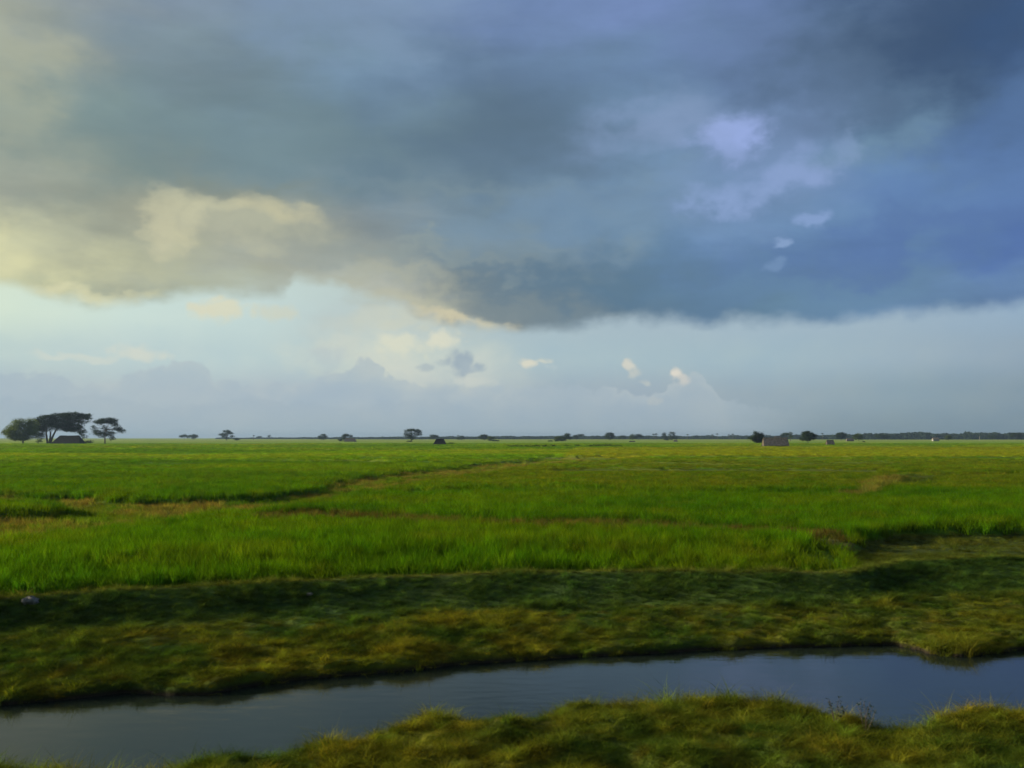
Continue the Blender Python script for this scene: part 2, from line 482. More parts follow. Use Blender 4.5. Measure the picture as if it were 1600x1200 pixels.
def field_masks(X, Y):
    m = {}
    wx = X + (fbm(X * .35, Y * .35, 91, 3) - .5) * (1.2 + Y * .012)
    wy = Y + (fbm(X * .3, Y * .3, 57, 3) - .5) * (1.6 + Y * .03)
    m['strip'] = inpoly(wx, wy, STRIP) & ~inpoly(wx, wy, ISLET)
    m['line'] = np.zeros(X.shape, bool)
    for L in LINES: m['line'] |= inpoly(X + (wx - X) * .4, Y + (wy - Y) * .4, L)
    m['B'] = inpoly(X, Y, BLOCK_B); m['brown'] = inpoly(wx, wy, BROWN)
    m['tan'] = inpoly(wx, wy, TAN); m['hole'] = inpoly(wx, wy, HOLE)
    m['olive'] = inpoly(X, Y, OLIVE); m['pad'] = inpoly(wx, wy, PAD)
    return m

def height(X, Y, masks=None):
    """ground surface; far away it is the top of the rice itself"""
    yn, ys_, yf, yc = near_top(X), far_shore(X), foot(X), crest(X)
    rough = (fbm(X * 1.3, Y * 1.3, 5) - .5)
    z = np.zeros_like(X)
    # near bank
    lump_ = sstep(fbm(X * 2.1, Y * 2.1, 29, 3), .42, .72)
    nb = -0.45 + rough * .26 + lump_ * .08 + (fbm(X * .45, Y * .45, 23) - .5) * .4 - .25 * sstep(Y, -2, -12)
    t = sstep(Y, yn - .5, yn + .75)
    z = nb * (1 - t) + (-1.5) * t
    # far shore lip and berm
    a = sstep(Y, ys_ - .22, ys_ + .10)
    frac = np.clip((Y - ys_) / np.maximum(yf - ys_, .5), 0, 1)
    berm = -0.86 + .46 * frac ** .8 + (rough * .26 + lump_ * .08) * (1 - frac * .6)
    z = np.where(Y > (yn + ys_) / 2, -1.5 * (1 - a) + berm * a, z)
    # bank face up to the crest
    b = np.clip((Y - yf) / np.maximum(yc - yf, .3), 0, 1)
    b = b * b * (3 - 2 * b) * .5 + b * .5
    z = np.where(Y > yf, -0.38 + .54 * b + rough * .16 * (1 - b), z)
    # behind the crest
    m = masks or field_masks(X, Y)
    far = sstep(Y, 75, 180)
    soil = 0.05 + 0.25 * sstep(Y - yc, 2.0, 5.0)
    can = soil * (1 - far) + .55 * far
    can = can + (fbm(X * .16, Y * .16, 3) - .5) * (.12 + .22 * far) + (fbm(X * .025, Y * .05, 8) - .5) * .25 * far
    low = m['strip'] | m['line'] | m['hole']
    can = np.where(low, np.where(m['strip'], -.16 * sstep(Y, 90, 50), 0.0) + rough * .16, can)
    can = np.where(m['pad'], -.04 + rough * .12, can)
    w = sstep(Y - yc, 0, .5)
    return np.where(Y > yc, .16 * (1 - w) + can * w, z)

# ------------------------------------------------------------------ materials
def mat_new(name):
    m = bpy.data.materials.new(name); m.use_nodes = True
    m.node_tree.nodes.clear()
    n = NT(m.node_tree)
    o = n.n("ShaderNodeOutputMaterial")
    return m, n, o

def leafy(name, base=None, trans=0.45, instancer=False, var=0.25, nscale=0.6):
    m, n, o = mat_new(name)
    if instancer:
        at_ = n.n("ShaderNodeAttribute", attribute_type='INSTANCER', attribute_name='tint')
        c = at_.outputs['Color']
    else:
        c = (*base, 1)
    geo = n.n("ShaderNodeNewGeometry")
    f = n.smooth(n.noise(geo.outputs['Position'], nscale, 4, .6), .3, .7, 1 - var, 1 + var)
    c = n.mix(1.0, c, n.comb(f, f, n.m('MULTIPLY', f, .95)), 'MULTIPLY')
    d = n.n("ShaderNodeBsdfDiffuse"); n.put(d.inputs[0], c)
    t = n.n("ShaderNodeBsdfTranslucent"); n.put(t.inputs[0], n.mix(1.0, c, (1.15, 1.1, .55, 1), 'MULTIPLY'))
    mx = n.n("ShaderNodeMixShader"); mx.inputs[0].default_value = trans
    n.t.links.new(d.outputs[0], mx.inputs[1]); n.t.links.new(t.outputs[0], mx.inputs[2])
    n.t.links.new(mx.outputs[0], o.inputs[0])
    return m

def simple(name, c1, c2, scale=2.0, rough=.9, bump=.3, stretch=(1, 1, 1)):
    m, n, o = mat_new(name)
    tcn = n.n("ShaderNodeTexCoord").outputs['Object']
    v = n.vm('MULTIPLY', tcn, stretch)
    f = n.noise(v, scale, 6, .65)
    c = n.mix(n.smooth(f, .35, .65), (*c1, 1), (*c2, 1))
    b = n.n("ShaderNodeBsdfPrincipled")
    n.put(b.inputs['Base Color'], c); b.inputs['Roughness'].default_value = rough
    b.inputs['Specular IOR Level'].default_value = .2
    bp = n.n("ShaderNodeBump"); bp.inputs['Strength'].default_value = bump; bp.inputs['Distance'].default_value = .1
    n.put(bp.inputs['Height'], f); n.put(b.inputs['Normal'], bp.outputs[0])
    n.t.links.new(b.outputs[0], o.inputs[0])
    return m

M_GRASS = leafy('grass_blades', instancer=True, trans=.4, var=.3, nscale=2.5)
M_RICE = leafy('rice_blades', instancer=True, trans=.5, var=.25, nscale=.9)
M_LEAF = leafy('tree_leaves', (.030, .050, .018), trans=.25, var=.4, nscale=.15)
M_LEAF_BRIGHT = leafy('bush_leaves', (.060, .090, .020), trans=.35, var=.4, nscale=.2)
M_LEAF_SUNNY = leafy('sunny_bush_leaves', (.105, .145, .025), trans=.4, var=.4, nscale=.2)  # brighter leaf copy: sunlight on the far-left bush put into its colour
M_LEAF_FAR = leafy('wood_leaves', (.028, .048, .030), trans=.25, var=.3, nscale=.02)
M_BARK = simple('bark', (.07, .055, .04), (.13, .11, .085), 3, .95, .5, (1, 1, .3))
M_THATCH = simple('old_thatch', (.10, .085, .07), (.20, .175, .15), 2.2, .95, .6, (1, 1, .25))
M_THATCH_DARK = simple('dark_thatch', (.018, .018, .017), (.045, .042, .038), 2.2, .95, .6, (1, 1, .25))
M_MAT = simple('woven_bamboo', (.07, .055, .04), (.12, .10, .07), 5, .9, .3)
M_PALE = simple('pale_plaster', (.25, .24, .22), (.33, .32, .30), 2, .8, .1)
M_STONE = simple('pale_stone', (.08, .08, .075), (.22, .22, .21), 9, .85, .5)

# ------------------------------------------------------------------ ground
def axis(segs):
    vals = [np.arange(a, b, s) for a, b, s in segs]
    return np.concatenate(vals + [[segs[-1][1]]])
def grow(a, b, s0, k):
    v = [a]; s = s0
    while v[-1] < b:
        v.append(v[-1] + s); s *= k
    v[-1] = b
    return np.array(v)
yy = np.concatenate([-grow(20, 9000, 3, 1.25)[::-1], np.arange(-19, 8, .8), np.arange(8, 32, .11), np.arange(32, 76, .3), grow(76, 9000, .5, 1.022)])
xx = np.concatenate([-grow(20, 9000, .35, 1.05)[::-1][:-1], np.arange(-20, 20, .15), grow(20, 9000, .35, 1.05)])
GX, GY = np.meshgrid(xx, yy)
gm = field_masks(GX, GY)
GZ = height(GX, GY, gm)
for _ in range(2):                       # soften the steps between plots
    K = GZ.copy(); K[1:-1] = .25 * GZ[:-2] + .5 * GZ[1:-1] + .25 * GZ[2:]
    K[:, 1:-1] = .25 * K[:, :-2] + .5 * K[:, 1:-1] + .25 * K[:, 2:]
    m_ = (GY > crest(GX) + 1.0); GZ = np.where(m_, K, GZ)
def ground_z(X, Y):
    i = np.clip(np.searchsorted(xx, X) - 1, 0, len(xx) - 2); j = np.clip(np.searchsorted(yy, Y) - 1, 0, len(yy) - 2)
    u = (X - xx[i]) / (xx[i + 1] - xx[i]); v = (Y - yy[j]) / (yy[j + 1] - yy[j])
    return (GZ[j, i] * (1 - u) + GZ[j, i + 1] * u) * (1 - v) + (GZ[j + 1, i] * (1 - u) + GZ[j + 1, i + 1] * u) * v
ny, nx = GX.shape
ii = np.arange(ny * nx).reshape(ny, nx)
quads = np.stack([ii[:-1, :-1].ravel(), ii[:-1, 1:].ravel(), ii[1:, 1:].ravel(), ii[1:, :-1].ravel()], 1)
gme = mesh_quads('ground', np.stack([GX.ravel(), GY.ravel(), GZ.ravel()], 1), quads, True)

def plant_colour(X, Y, masks=None):
    """base colour of what grows at a place with bank shade and far-field brightness painted in"""
    m = masks or field_masks(X, Y)
    yc = crest(X); yf = foot(X); ysr = far_shore(X)
    def C(*c): return np.array(c, float)
    def lay(c, w, k):
        w = np.clip(w, 0, 1)[..., None]
        return c * (1 - w) + C(*k) * w
    n1 = fbm(X * .55, Y * .55, 41); n2 = fbm(X * .12, Y * .2, 42); n3 = fbm(X * .02, Y * .05, 44); n4 = fbm(X * 2.8, Y * 2.8, 46, 3)
    rice = np.zeros(X.shape + (3,)) + C(.075, .185, .0035)
    rice = lay(rice, sstep(n2, .45, .75) * .7, (.110, .185, .006))
    rice = lay(rice, sstep(n2, .5, .25) * .5, (.036, .120, .005))
    rice = lay(rice, sstep(n1, .55, .8) * .5, (.14, .17, .010))
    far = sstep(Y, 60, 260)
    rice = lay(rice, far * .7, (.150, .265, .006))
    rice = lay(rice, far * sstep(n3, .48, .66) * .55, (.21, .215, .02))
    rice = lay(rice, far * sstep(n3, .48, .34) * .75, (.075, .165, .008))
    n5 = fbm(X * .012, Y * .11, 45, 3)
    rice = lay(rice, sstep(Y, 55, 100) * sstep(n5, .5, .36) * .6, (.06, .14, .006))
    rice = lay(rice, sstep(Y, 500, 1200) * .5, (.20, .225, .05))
    rice = lay(rice, m['B'] * sstep(n1, .2, .6) * .75, (.14, .175, .010))
    rice = lay(rice, m['brown'] * (.45 + n1 * .5), (.12, .075, .03))
    rice = lay(rice, m['strip'] * (.05 + sstep(n1, .3, .7) * .8), (.20, .165, .045))
    rice = lay(rice, m['line'] * 0.7, (.07, .085, .02))
    rice = lay(rice, m['tan'] * (.35 + .5 * n1), (.22, .17, .05))
    rice = lay(rice, m['hole'] * 0.7, (.05, .08, .015))
    rice = lay(rice, m['olive'] * .8, (.185, .215, .010))
    rice = lay(rice, m['pad'] * .8, (.085, .095, .02))
    # rough grass of the banks
    g = np.zeros(X.shape + (3,)) + C(.075, .108, .012)
    g = lay(g, sstep(n1, .45, .7) * .65, (.150, .162, .012))
    g = lay(g, sstep(fbm(X * 1.3, Y * 1.3, 48, 3), .5, .75) * .6, (.152, .148, .013))
    g = lay(g, sstep(n1, .48, .28) * .8, (.038, .088, .012))
    g = lay(g, sstep(n4, .58, .8) * .6, (.15, .135, .015))
    g = lay(g, sstep(n4, .4, .2) * .4, (.055, .125, .012))
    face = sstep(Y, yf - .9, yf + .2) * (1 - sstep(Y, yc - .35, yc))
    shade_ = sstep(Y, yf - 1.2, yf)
    g = lay(g, shade_ * (.85 - .4 * n1) , (.050, .096, .018))  # shade at the foot of the bank painted into the grass colour
    g = lay(g, face * .8, (.046, .096, .018))  # bank face darkened in its colour for the shade it lies in
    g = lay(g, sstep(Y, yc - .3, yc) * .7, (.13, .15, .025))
    w = sstep(Y - yc, .15, .55)[..., None]
    rice = rice * (.92 + .52 * sstep(Y, 60, 220))[..., None]  # rice lightened with distance, sunlit leaf tips put into the colour
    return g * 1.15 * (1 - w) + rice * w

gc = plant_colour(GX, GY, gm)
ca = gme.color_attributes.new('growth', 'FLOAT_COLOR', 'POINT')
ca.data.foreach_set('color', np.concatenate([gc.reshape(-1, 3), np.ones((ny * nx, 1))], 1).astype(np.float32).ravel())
m_g, n, o = mat_new('field_and_bank')
col = n.n("ShaderNodeAttribute", attribute_name='growth').outputs['Color']
pos = n.n("ShaderNodeNewGeometry").outputs['Position']
px_, py_, pz_ = n.xyz(pos)
fine = n.noise(pos, 5.0, 6, .7)
mid = n.noise(n.vm('MULTIPLY', pos, (1, 1.8, 1)), .35, 6, .65)
wide = n.noise(n.vm('MULTIPLY', pos, (1, 2.6, 1)), .022, 6, .6)
k1 = n.smooth(fine, .3, .7, .72, 1.15)
k2 = n.smooth(mid, .3, .7, .80, 1.2)
k3 = n.smooth(wide, .35, .65, .82, 1.15)
k = n.m('MULTIPLY', n.m('MULTIPLY', k1, k2), k3)
c = n.mix(1.0, col, n.comb(n.m('MULTIPLY', k, k3), k, k), 'MULTIPLY')
mud = n.smooth(pz_, WATER + .02, WATER + .14)
c = n.mix(mud, (.035, .028, .018, 1), c)
b = n.n("ShaderNodeBsdfPrincipled")
n.put(b.inputs['Base Color'], c); b.inputs['Roughness'].default_value = .9; b.inputs['Specular IOR Level'].default_value = .1
bp = n.n("ShaderNodeBump"); bp.inputs['Strength'].default_value = .9; bp.inputs['Distance'].default_value = .25
n.put(bp.inputs['Height'], n.m('ADD', fine, n.m('MULTIPLY', mid, 2.0))); n.put(b.inputs['Normal'], bp.outputs[0])
n.t.links.new(b.outputs[0], o.inputs[0])
g_ob = link('ground', gme, m_g)
tag(g_ob, 'flat farmland with grassy ditch banks and green rice fields running to the horizon', kind='structure')

# water: surface with real thickness of the pool below it
m_w, n, o = mat_new('ditch_water')
b = n.n("ShaderNodeBsdfPrincipled")
b.inputs['Base Color'].default_value = (.012, .018, .014, 1); b.inputs['Roughness'].default_value = .06
b.inputs['IOR'].default_value = 1.33
pos = n.n("ShaderNodeNewGeometry").outputs['Position']
bp = n.n("ShaderNodeBump"); bp.inputs['Strength'].default_value = .12; bp.inputs['Distance'].default_value = .03
n.put(bp.inputs['Height'], n.m('ADD', n.noise(n.vm('MULTIPLY', pos, (.7, 1.6, 1)), 2.2, 3, .5), n.m('MULTIPLY', n.noise(pos, 14, 2, .5), .12)))
n.put(b.inputs['Normal'], bp.outputs[0])
n.t.links.new(b.outputs[0], o.inputs[0])
wx = np.concatenate([np.arange(-400, -20, 10), np.arange(-20, 20.1, .5), np.arange(30, 401, 10)])
wn = near_top(wx) - .5; wf = far_shore(wx) + .6
WV = [(x, y, WATER) for x, y in zip(wx, wn)] + [(x, y, WATER) for x, y in zip(wx, wf)]
k = len(wx)
w_ob = link('water', mesh('water', WV, [(i, i + 1, k + i + 1, k + i) for i in range(k - 1)]), m_w)
tag(w_ob, 'still dark water of the ditch reflecting the cloudy sky', kind='structure')

# ------------------------------------------------------------------ tufts (shared blades, scattered as stuff)
def blade_tuft(name, nb, rad, h0, h1, wid, lean, mat, seg=3, head=False):
    V = []; Fc = []
    for i in range(nb):
        a = random.uniform(0, 6.283); r = rad * math.sqrt(random.random())
        bx_, by_ = r * math.cos(a), r * math.sin(a)
        hh = random.uniform(h0, h1); ln = random.uniform(.2, 1) * lean * hh
        la = random.uniform(0, 6.283); ca_, sa_ = math.cos(la), math.sin(la)
        fa = random.uniform(0, 6.283); wx_, wy_ = math.cos(fa) * wid, math.sin(fa) * wid
        base = len(V)
        for s in range(seg + 1):
            t = s / seg
            ww = (1 - t ** 1.6) * random.uniform(.8, 1.1)
            ox, oy = bx_ + ca_ * ln * t * t, by_ + sa_ * ln * t * t
            z = hh * (t - .25 * lean * t * t * t)
            if s < seg:
                V += [(ox - wx_ * ww, oy - wy_ * ww, z), (ox + wx_ * ww, oy + wy_ * ww, z)]
            else:
                V.append((ox, oy, z))
        for s in range(seg - 1):
            Fc.append((base + 2 * s, base + 2 * s + 1, base + 2 * s + 3, base + 2 * s + 2))
        Fc.append((base + 2 * seg - 2, base + 2 * seg - 1, base + 2 * seg))
    me = mesh(name, V, Fc)
    me.materials.append(mat)
    return bpy.data.objects.new(name, me)

def proto_set(cname, objs):
    c = bpy.data.collections.new(cname)
    for o_ in objs: c.objects.link(o_)
    return c
RICE_P = proto_set('rice_tufts', [blade_tuft('rice_tuft', 26, .20, .55, 1.0, .010, .35, M_RICE) for _ in range(4)])
GRASS_P = proto_set('grass_tufts', [blade_tuft('grass_tuft', 34, .13, .4, 1.0, .005, .8, M_GRASS) for _ in range(3)] +
                    [blade_tuft('grass_tuft', 40, .20, .25, .7, .007, 1.5, M_GRASS) for _ in range(2)])

def scatter(name, X, Y, Z, sxy, sz, tint, protos, label, cat):
    N = len(X)
    me = bpy.data.meshes.new(name)
    me.vertices.add(N)
    me.vertices.foreach_set('co', np.stack([X, Y, Z], 1).astype(np.float32).ravel())
    def attr(nm, typ, arr, key):
        a = me.attributes.new(nm, typ, 'POINT'); a.data.foreach_set(key, arr.ravel())
    tilt = rng.normal(0, .10, (N, 2))
    attr('rot', 'FLOAT_VECTOR', np.stack([tilt[:, 0], tilt[:, 1], rng.uniform(0, 6.283, N)], 1).astype(np.float32), 'vector')
    attr('scl', 'FLOAT_VECTOR', np.stack([sxy, sxy, sz], 1).astype(np.float32), 'vector')
    attr('pick', 'INT', rng.integers(0, len(protos.objects), N).astype(np.int32), 'value')
    attr('tint', 'FLOAT_VECTOR', tint.astype(np.float32), 'vector')
    ob = link(name, me)
    gt = bpy.data.node_groups.new(name + '_scatter', 'GeometryNodeTree')
    gt.interface.new_socket('Geometry', in_out='INPUT', socket_type='NodeSocketGeometry')
    gt.interface.new_socket('Geometry', in_out='OUTPUT', socket_type='NodeSocketGeometry')
    gi = gt.nodes.new('NodeGroupInput'); go = gt.nodes.new('NodeGroupOutput')
    ip = gt.nodes.new('GeometryNodeInstanceOnPoints'); ci = gt.nodes.new('GeometryNodeCollectionInfo')
    ci.inputs['Collection'].default_value = protos
    ci.inputs['Separate Children'].default_value = True; ci.inputs['Reset Children'].default_value = True
    def na(nm, typ):
        q = gt.nodes.new('GeometryNodeInputNamedAttribute'); q.data_type = typ; q.inputs['Name'].default_value = nm
        return q.outputs['Attribute']
    er = gt.nodes.new('FunctionNodeEulerToRotation')
    gt.links.new(na('rot', 'FLOAT_VECTOR'), er.inputs[0])
    gt.links.new(gi.outputs[0], ip.inputs['Points']); gt.links.new(ci.outputs[0], ip.inputs['Instance'])
    ip.inputs['Pick Instance'].default_value = True
    gt.links.new(na('pick', 'INT'), ip.inputs['Instance Index'])
    gt.links.new(er.outputs[0], ip.inputs['Rotation']); gt.links.new(na('scl', 'FLOAT_VECTOR'), ip.inputs['Scale'])
    gt.links.new(ip.outputs[0], go.inputs[0])
    md = ob.modifiers.new('scatter', 'NODES'); md.node_group = gt
    tag(ob, label, cat, kind='stuff')
    return ob

def wedge(y0, y1, dens, margin=5.0):
    A = ((.55 * y1 + margin) * y1 - (.55 * y0 + margin) * y0)
    xw1 = .55 * y1 + margin
    N = int(2 * xw1 * (y1 - y0) * dens)
    X = rng.uniform(-xw1, xw1, N); Y = rng.uniform(y0, y1, N)
    k = np.abs(X) < .55 * Y + margin
    return X[k], Y[k]

# rice: thick and fine near by, larger and sparser tufts with distance
RX = []; RY = []; RS = []; RH = []
for y0, y1, dens, s, hz in [(20, 40, 19, 1.0, 1.0), (40, 70, 10, 1.3, 1.0), (70, 130, 4.0, 1.9, .95), (130, 270, 1.0, 3.4, .65), (270, 600, .20, 7.5, .5)]:
    X, Y = wedge(y0, y1, dens)
    RX.append(X); RY.append(Y); RS.append(np.full(len(X), s)); RH.append(np.full(len(X), hz))
X = np.concatenate(RX); Y = np.concatenate(RY); S = np.concatenate(RS); Hh = np.concatenate(RH)
fm = field_masks(X, Y)
keep = (Y > crest(X) + .55) & ~fm['pad'] & ~(fm['line'] & (rng.random(len(X)) < .93)) & ~(fm['brown'] & (rng.random(len(X)) < .45))
keep &= ~(fm['hole'] & (rng.random(len(X)) < .6))
THIN = inpoly(X, Y, piece([(1235,890),(1225,868),(1290,842),(1350,836),(1400,846),(1380,893)], .3))
keep &= ~(THIN & (rng.random(len(X)) < .25 + .6 * sstep(fbm(X * 1.1, Y * 1.1, 95, 2), .35, .6)))
keep &= ~((X > 14 / 40 * Y - 1.0) & (Y < 33) & fm['pad'])
X, Y, S, Hh = X[keep], Y[keep], S[keep], Hh[keep]
THIN = THIN[keep]
fm = {k_: v[keep] for k_, v in fm.items()}
Z = ground_z(X, Y)
hgt = (.50 + .24 * fbm(X * .6, Y * .6, 71) + .16 * (fbm(X * .09, Y * .15, 72) - .3)) * rng.uniform(.8, 1.15, len(X)) * Hh
hgt = np.where(fm['strip'], rng.uniform(.18, .5, len(X)) * (.7 + .9 * fbm(X * .5, Y * .5, 77)), hgt)
hgt = np.where(fm['line'], rng.uniform(.08, .2, len(X)), hgt)
hgt = np.where(fm['brown'], hgt * .72, hgt)
hgt = np.where(fm['B'], hgt * .8, hgt)
hgt = np.where(THIN, hgt * rng.uniform(.45, .95, len(X)), hgt)
hgt = np.where(fm['tan'], rng.uniform(.35, .85, len(X)), hgt)
thin = sstep(fbm(X * .045, Y * .045, 93), .50, .66) * sstep(Y, 70, 100)
hgt *= 1 - .55 * thin
# shorter row at the field edge
hgt *= .75 + .25 * sstep(Y - crest(X), .5, 1.4)
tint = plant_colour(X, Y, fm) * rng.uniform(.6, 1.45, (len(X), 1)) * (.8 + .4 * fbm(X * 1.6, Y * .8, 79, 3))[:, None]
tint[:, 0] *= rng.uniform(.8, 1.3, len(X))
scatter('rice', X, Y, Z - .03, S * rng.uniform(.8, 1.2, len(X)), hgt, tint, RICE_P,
        'bright green rice crop standing in the flat fields beyond the ditch', 'rice')
n_rice = len(X)

# bank grass: near bank, berm, dark bank face, crest and the low pad on the right
BX = []; BY = []
for y0, y1, dens in [(8, 16, 115), (16, 24, 115), (24, 35, 80)]:
    X, Y = wedge(y0, y1, dens, 2.5); BX.append(X); BY.append(Y)
X, Y = wedge(28, 50, 24, 2.5)
pm = field_masks(X, Y)['pad']; BX.append(X[pm]); BY.append(Y[pm])
X = np.concatenate(BX); Y = np.concatenate(BY)
fm = field_masks(X, Y)
Z = ground_z(X, Y)
keep = ((Y < crest(X) + .5) | fm['pad']) & (Z > WATER - .03)
X, Y, Z = X[keep], Y[keep], Z[keep]; fm = {k_: v[keep] for k_, v in fm.items()}
nA = fbm(X * .9, Y * .9, 81); nB = fbm(X * .3, Y * .3, 83)
nC = fbm(X * 2.6, Y * 2.6, 85, 3)
hgt = .09 + .10 * sstep(nA, .4, .75) + .06 * sstep(nB, .45, .7) + .14 * sstep(nC, .5, .8)
edge_n = np.exp(-((Y - near_top(X)) / .35) ** 2); hgt += edge_n * .16 * nC * 2
face = sstep(Y, foot(X) - .4, foot(X) + .2) * (1 - sstep(Y, crest(X) - .2, crest(X)))
hgt *= 1 - .15 * face
cl = np.exp(-(((X - onplane(1492, 1012, -.8)[0]) / .7) ** 2 + ((Y - onplane(1492, 1012, -.8)[1]) / .45) ** 2))
hgt += cl * .2
hgt *= rng.uniform(.6, 1.35, len(X)) * .98
hgt = np.where(rng.random(len(X)) < .035, hgt * rng.uniform(1.25, 1.7, len(X)), hgt)
tint = plant_colour(X, Y, fm) * rng.uniform(.35, 1.85, (len(X), 1)) * (.7 + .6 * fbm(X * 5, Y * 3, 87, 2))[:, None]
tint = tint * (1 - cl[:, None] * .6) + np.array([.12, .16, .02]) * cl[:, None] * .6
tint[:, 0] *= rng.uniform(.85, 1.25, len(X))
scatter('bank_grass', X, Y, Z - .015, .42 + hgt * 1.1, hgt * 1.05, tint, GRASS_P,
        'tangled olive and yellow grass covering both banks of the ditch', 'grass')
print('tufts', n_rice, len(X))

# ------------------------------------------------------------------ trees
def tube(V, Fc, p0, p1, r0, r1, bend=0.0, seg=4, ns=7):
    p0 = Vector(p0); p1 = Vector(p1); ax = (p1 - p0)
    side = Vector((random.uniform(-1, 1), random.uniform(-1, 1), 0)) * bend * ax.length
    rings = []
    for s in range(seg + 1):
        t = s / seg
        c_ = p0.lerp(p1, t) + side * math.sin(t * math.pi) + Vector((0, 0, bend * ax.length * .6)) * math.sin(t * math.pi)
        r = r0 * (1 - t) + r1 * t
        d = ax.normalized()
        u = d.orthogonal().normalized(); v = d.cross(u)
        b0 = len(V)
        for i in range(ns):
            a = 2 * math.pi * i / ns
            V.append(tuple(c_ + u * math.cos(a) * r + v * math.sin(a) * r))
        rings.append(b0)
    for s in range(seg):
        for i in range(ns):
            j = (i + 1) % ns
            Fc.append((rings[s] + i, rings[s] + j, rings[s + 1] + j, rings[s + 1] + i))
    Fc.append(tuple(rings[0] + i for i in range(ns))[::-1]); Fc.append(tuple(rings[-1] + i for i in range(ns)))

def leaves(lobes, leaf, dens=1.0, flat=.5, fill=.5):
    """leaf sprays through ellipsoids: (centre, rx, ry, rz)"""
    Vs = []
    for c_, rx, ry, rz in lobes:
        nc = max(8, int(dens * 3.6 * (rx * ry * 2 + rx * rz + ry * rz) / 3 / (leaf * leaf)))
        nc = min(nc, 1000)
        d = rng.normal(size=(nc, 3)); d /= np.linalg.norm(d, axis=1)[:, None]
        r = rng.uniform(fill, 1.0, nc) ** .6 * rng.uniform(.8, 1.08, nc)
        cen = np.array(c_) + d * r[:, None] * np.array([rx, ry, rz])
        per = 11
        off = rng.normal(size=(nc, per, 3)) * np.array([leaf * 1.3, leaf * 1.3, leaf * .7])
        Vs.append((cen[:, None, :] + off).reshape(-1, 3))
    Cn = np.concatenate(Vs)
    N = len(Cn)
    nrm = rng.normal(size=(N, 3)); nrm[:, 2] = np.abs(nrm[:, 2]) + flat; nrm /= np.linalg.norm(nrm, axis=1)[:, None]
    t1 = np.cross(nrm, rng.normal(size=(N, 3))); t1 /= np.linalg.norm(t1, axis=1)[:, None]
    t2 = np.cross(nrm, t1)
    s = leaf * rng.uniform(.45, 1.0, N)[:, None]
    q = np.stack([Cn - t1 * s * .6, Cn + t2 * s * .42 - nrm * s * .1, Cn + t1 * s * .75, Cn - t2 * s * .42 - nrm * s * .1], 1)
    return q.reshape(-1, 3), np.arange(4 * N).reshape(-1, 4)

def tree(name, D, base, lobes_px, label, cat='tree', group=None, leaf_px=1.6, mat=None, trunks=None, dens=1.0, depth=.9, trunk_r=None, fill=.45, yshift=True):
    """base = (px, py) of the foot; lobes_px = (px, py, rx, ry) as seen from the road, given true size at distance D"""
    u = D / F
    foot_ = at(base[0], base[1], D); foot_.z = .1
    root = bpy.data.objects.new(name, None); COL.objects.link(root); root.location = foot_
    root.empty_display_size = .5
    tag(root, label, cat, group)
    L = []
    for i, q in enumerate(lobes_px):
        px, py, rx, ry = q[:4]
        c_ = at(px, py, D) - foot_
        dep = max(rx, ry) * u * depth
        if len(lobes_px) > 2: c_.y += random.uniform(-.5, .5) * dep
        L.append(((c_.x, c_.y, c_.z), rx * u, dep, ry * u))
    V, Q = leaves(L, leaf_px * u, dens, fill=fill)
    V[:, 2] = np.maximum(V[:, 2], .1)
    link('crown', mesh_quads('crown', V, Q), mat or M_LEAF, root)
    tv = []; tf = []
    hmax = max(l[0][2] for l in L)
    tr = trunk_r or max(.18, hmax * .035)
    forks = trunks or [(base[0], base[1] - (base[1] - min(q[1] for q in lobes_px)) * .45)]
    fk = []
    for f_ in forks:
        w = at(f_[0], f_[1], D) - foot_
        w.z = max(w.z, .6)
        off = Vector((f_[2] * u, 0, 0)) if len(f_) > 2 else Vector((0, 0, 0))
        tube(tv, tf, off + Vector((0, 0, -.3)), w, tr * 1.25, tr * .75, .03, 4, 8)
        fk.append(w)
    for (c_, rx, ry, rz) in L:
        c_ = Vector(c_)
        w = min(fk, key=lambda q: (q - c_).length)
        tube(tv, tf, w, c_, tr * .6, tr * .15, .10, 4, 6)
        for k_ in range(4):
            a = random.uniform(0, 6.28)
            e = c_ + Vector((math.cos(a) * rx * .75, math.sin(a) * ry * .7, random.uniform(-.1, .6) * rz))
            mid_ = w.lerp(c_, .65)
            tube(tv, tf, mid_, e, tr * .28, tr * .06, .08, 3, 5)
    link('trunk', mesh('trunk', tv, tf, True), M_BARK, root)
    return root

GF = 'trees scattered over the far fields'
DL = 640
tree('bushy_tree', DL - 20, (36, 692), [(20,678,10,9),(38,684,10,5),(16,672,9,9),(30,664,13,12),(46,662,11,10),(40,676,14,11),(24,682,12,7),(52,674,9,12),(8,676,6,5)],
     'bushy light green tree at the far left, beside the broad dark umbrella tree', 'tree', GF, mat=M_LEAF_SUNNY, dens=.9, fill=.1)
tree('rain_tree', DL, (75, 692), [(58,664,16,9),(74,655,18,7),(92,652,20,7),(112,650,20,6),(128,651,12,4.5),(136,649,6,2),(138,654,5,1.6),(136,659,4,1.2),(96,662,20,6),(118,660,13,6),(106,669,12,5),
                                    (116,667,10,4),(60,674,10,7),(74,668,9,7),(126,668,6,2.5),(132,673,3,3),(84,664,9,5),(64,681,7,6),(98,667,16,6),(114,671,12,4),(50,668,9,8),(127,676,4,4)],
     'broad dark umbrella tree with spreading tiers over a dark hut at the far left', 'tree', GF,
     trunks=[(72,672),(79,674,2.0),(90,668,3.0)], trunk_r=.6, dens=1.1, depth=.5)
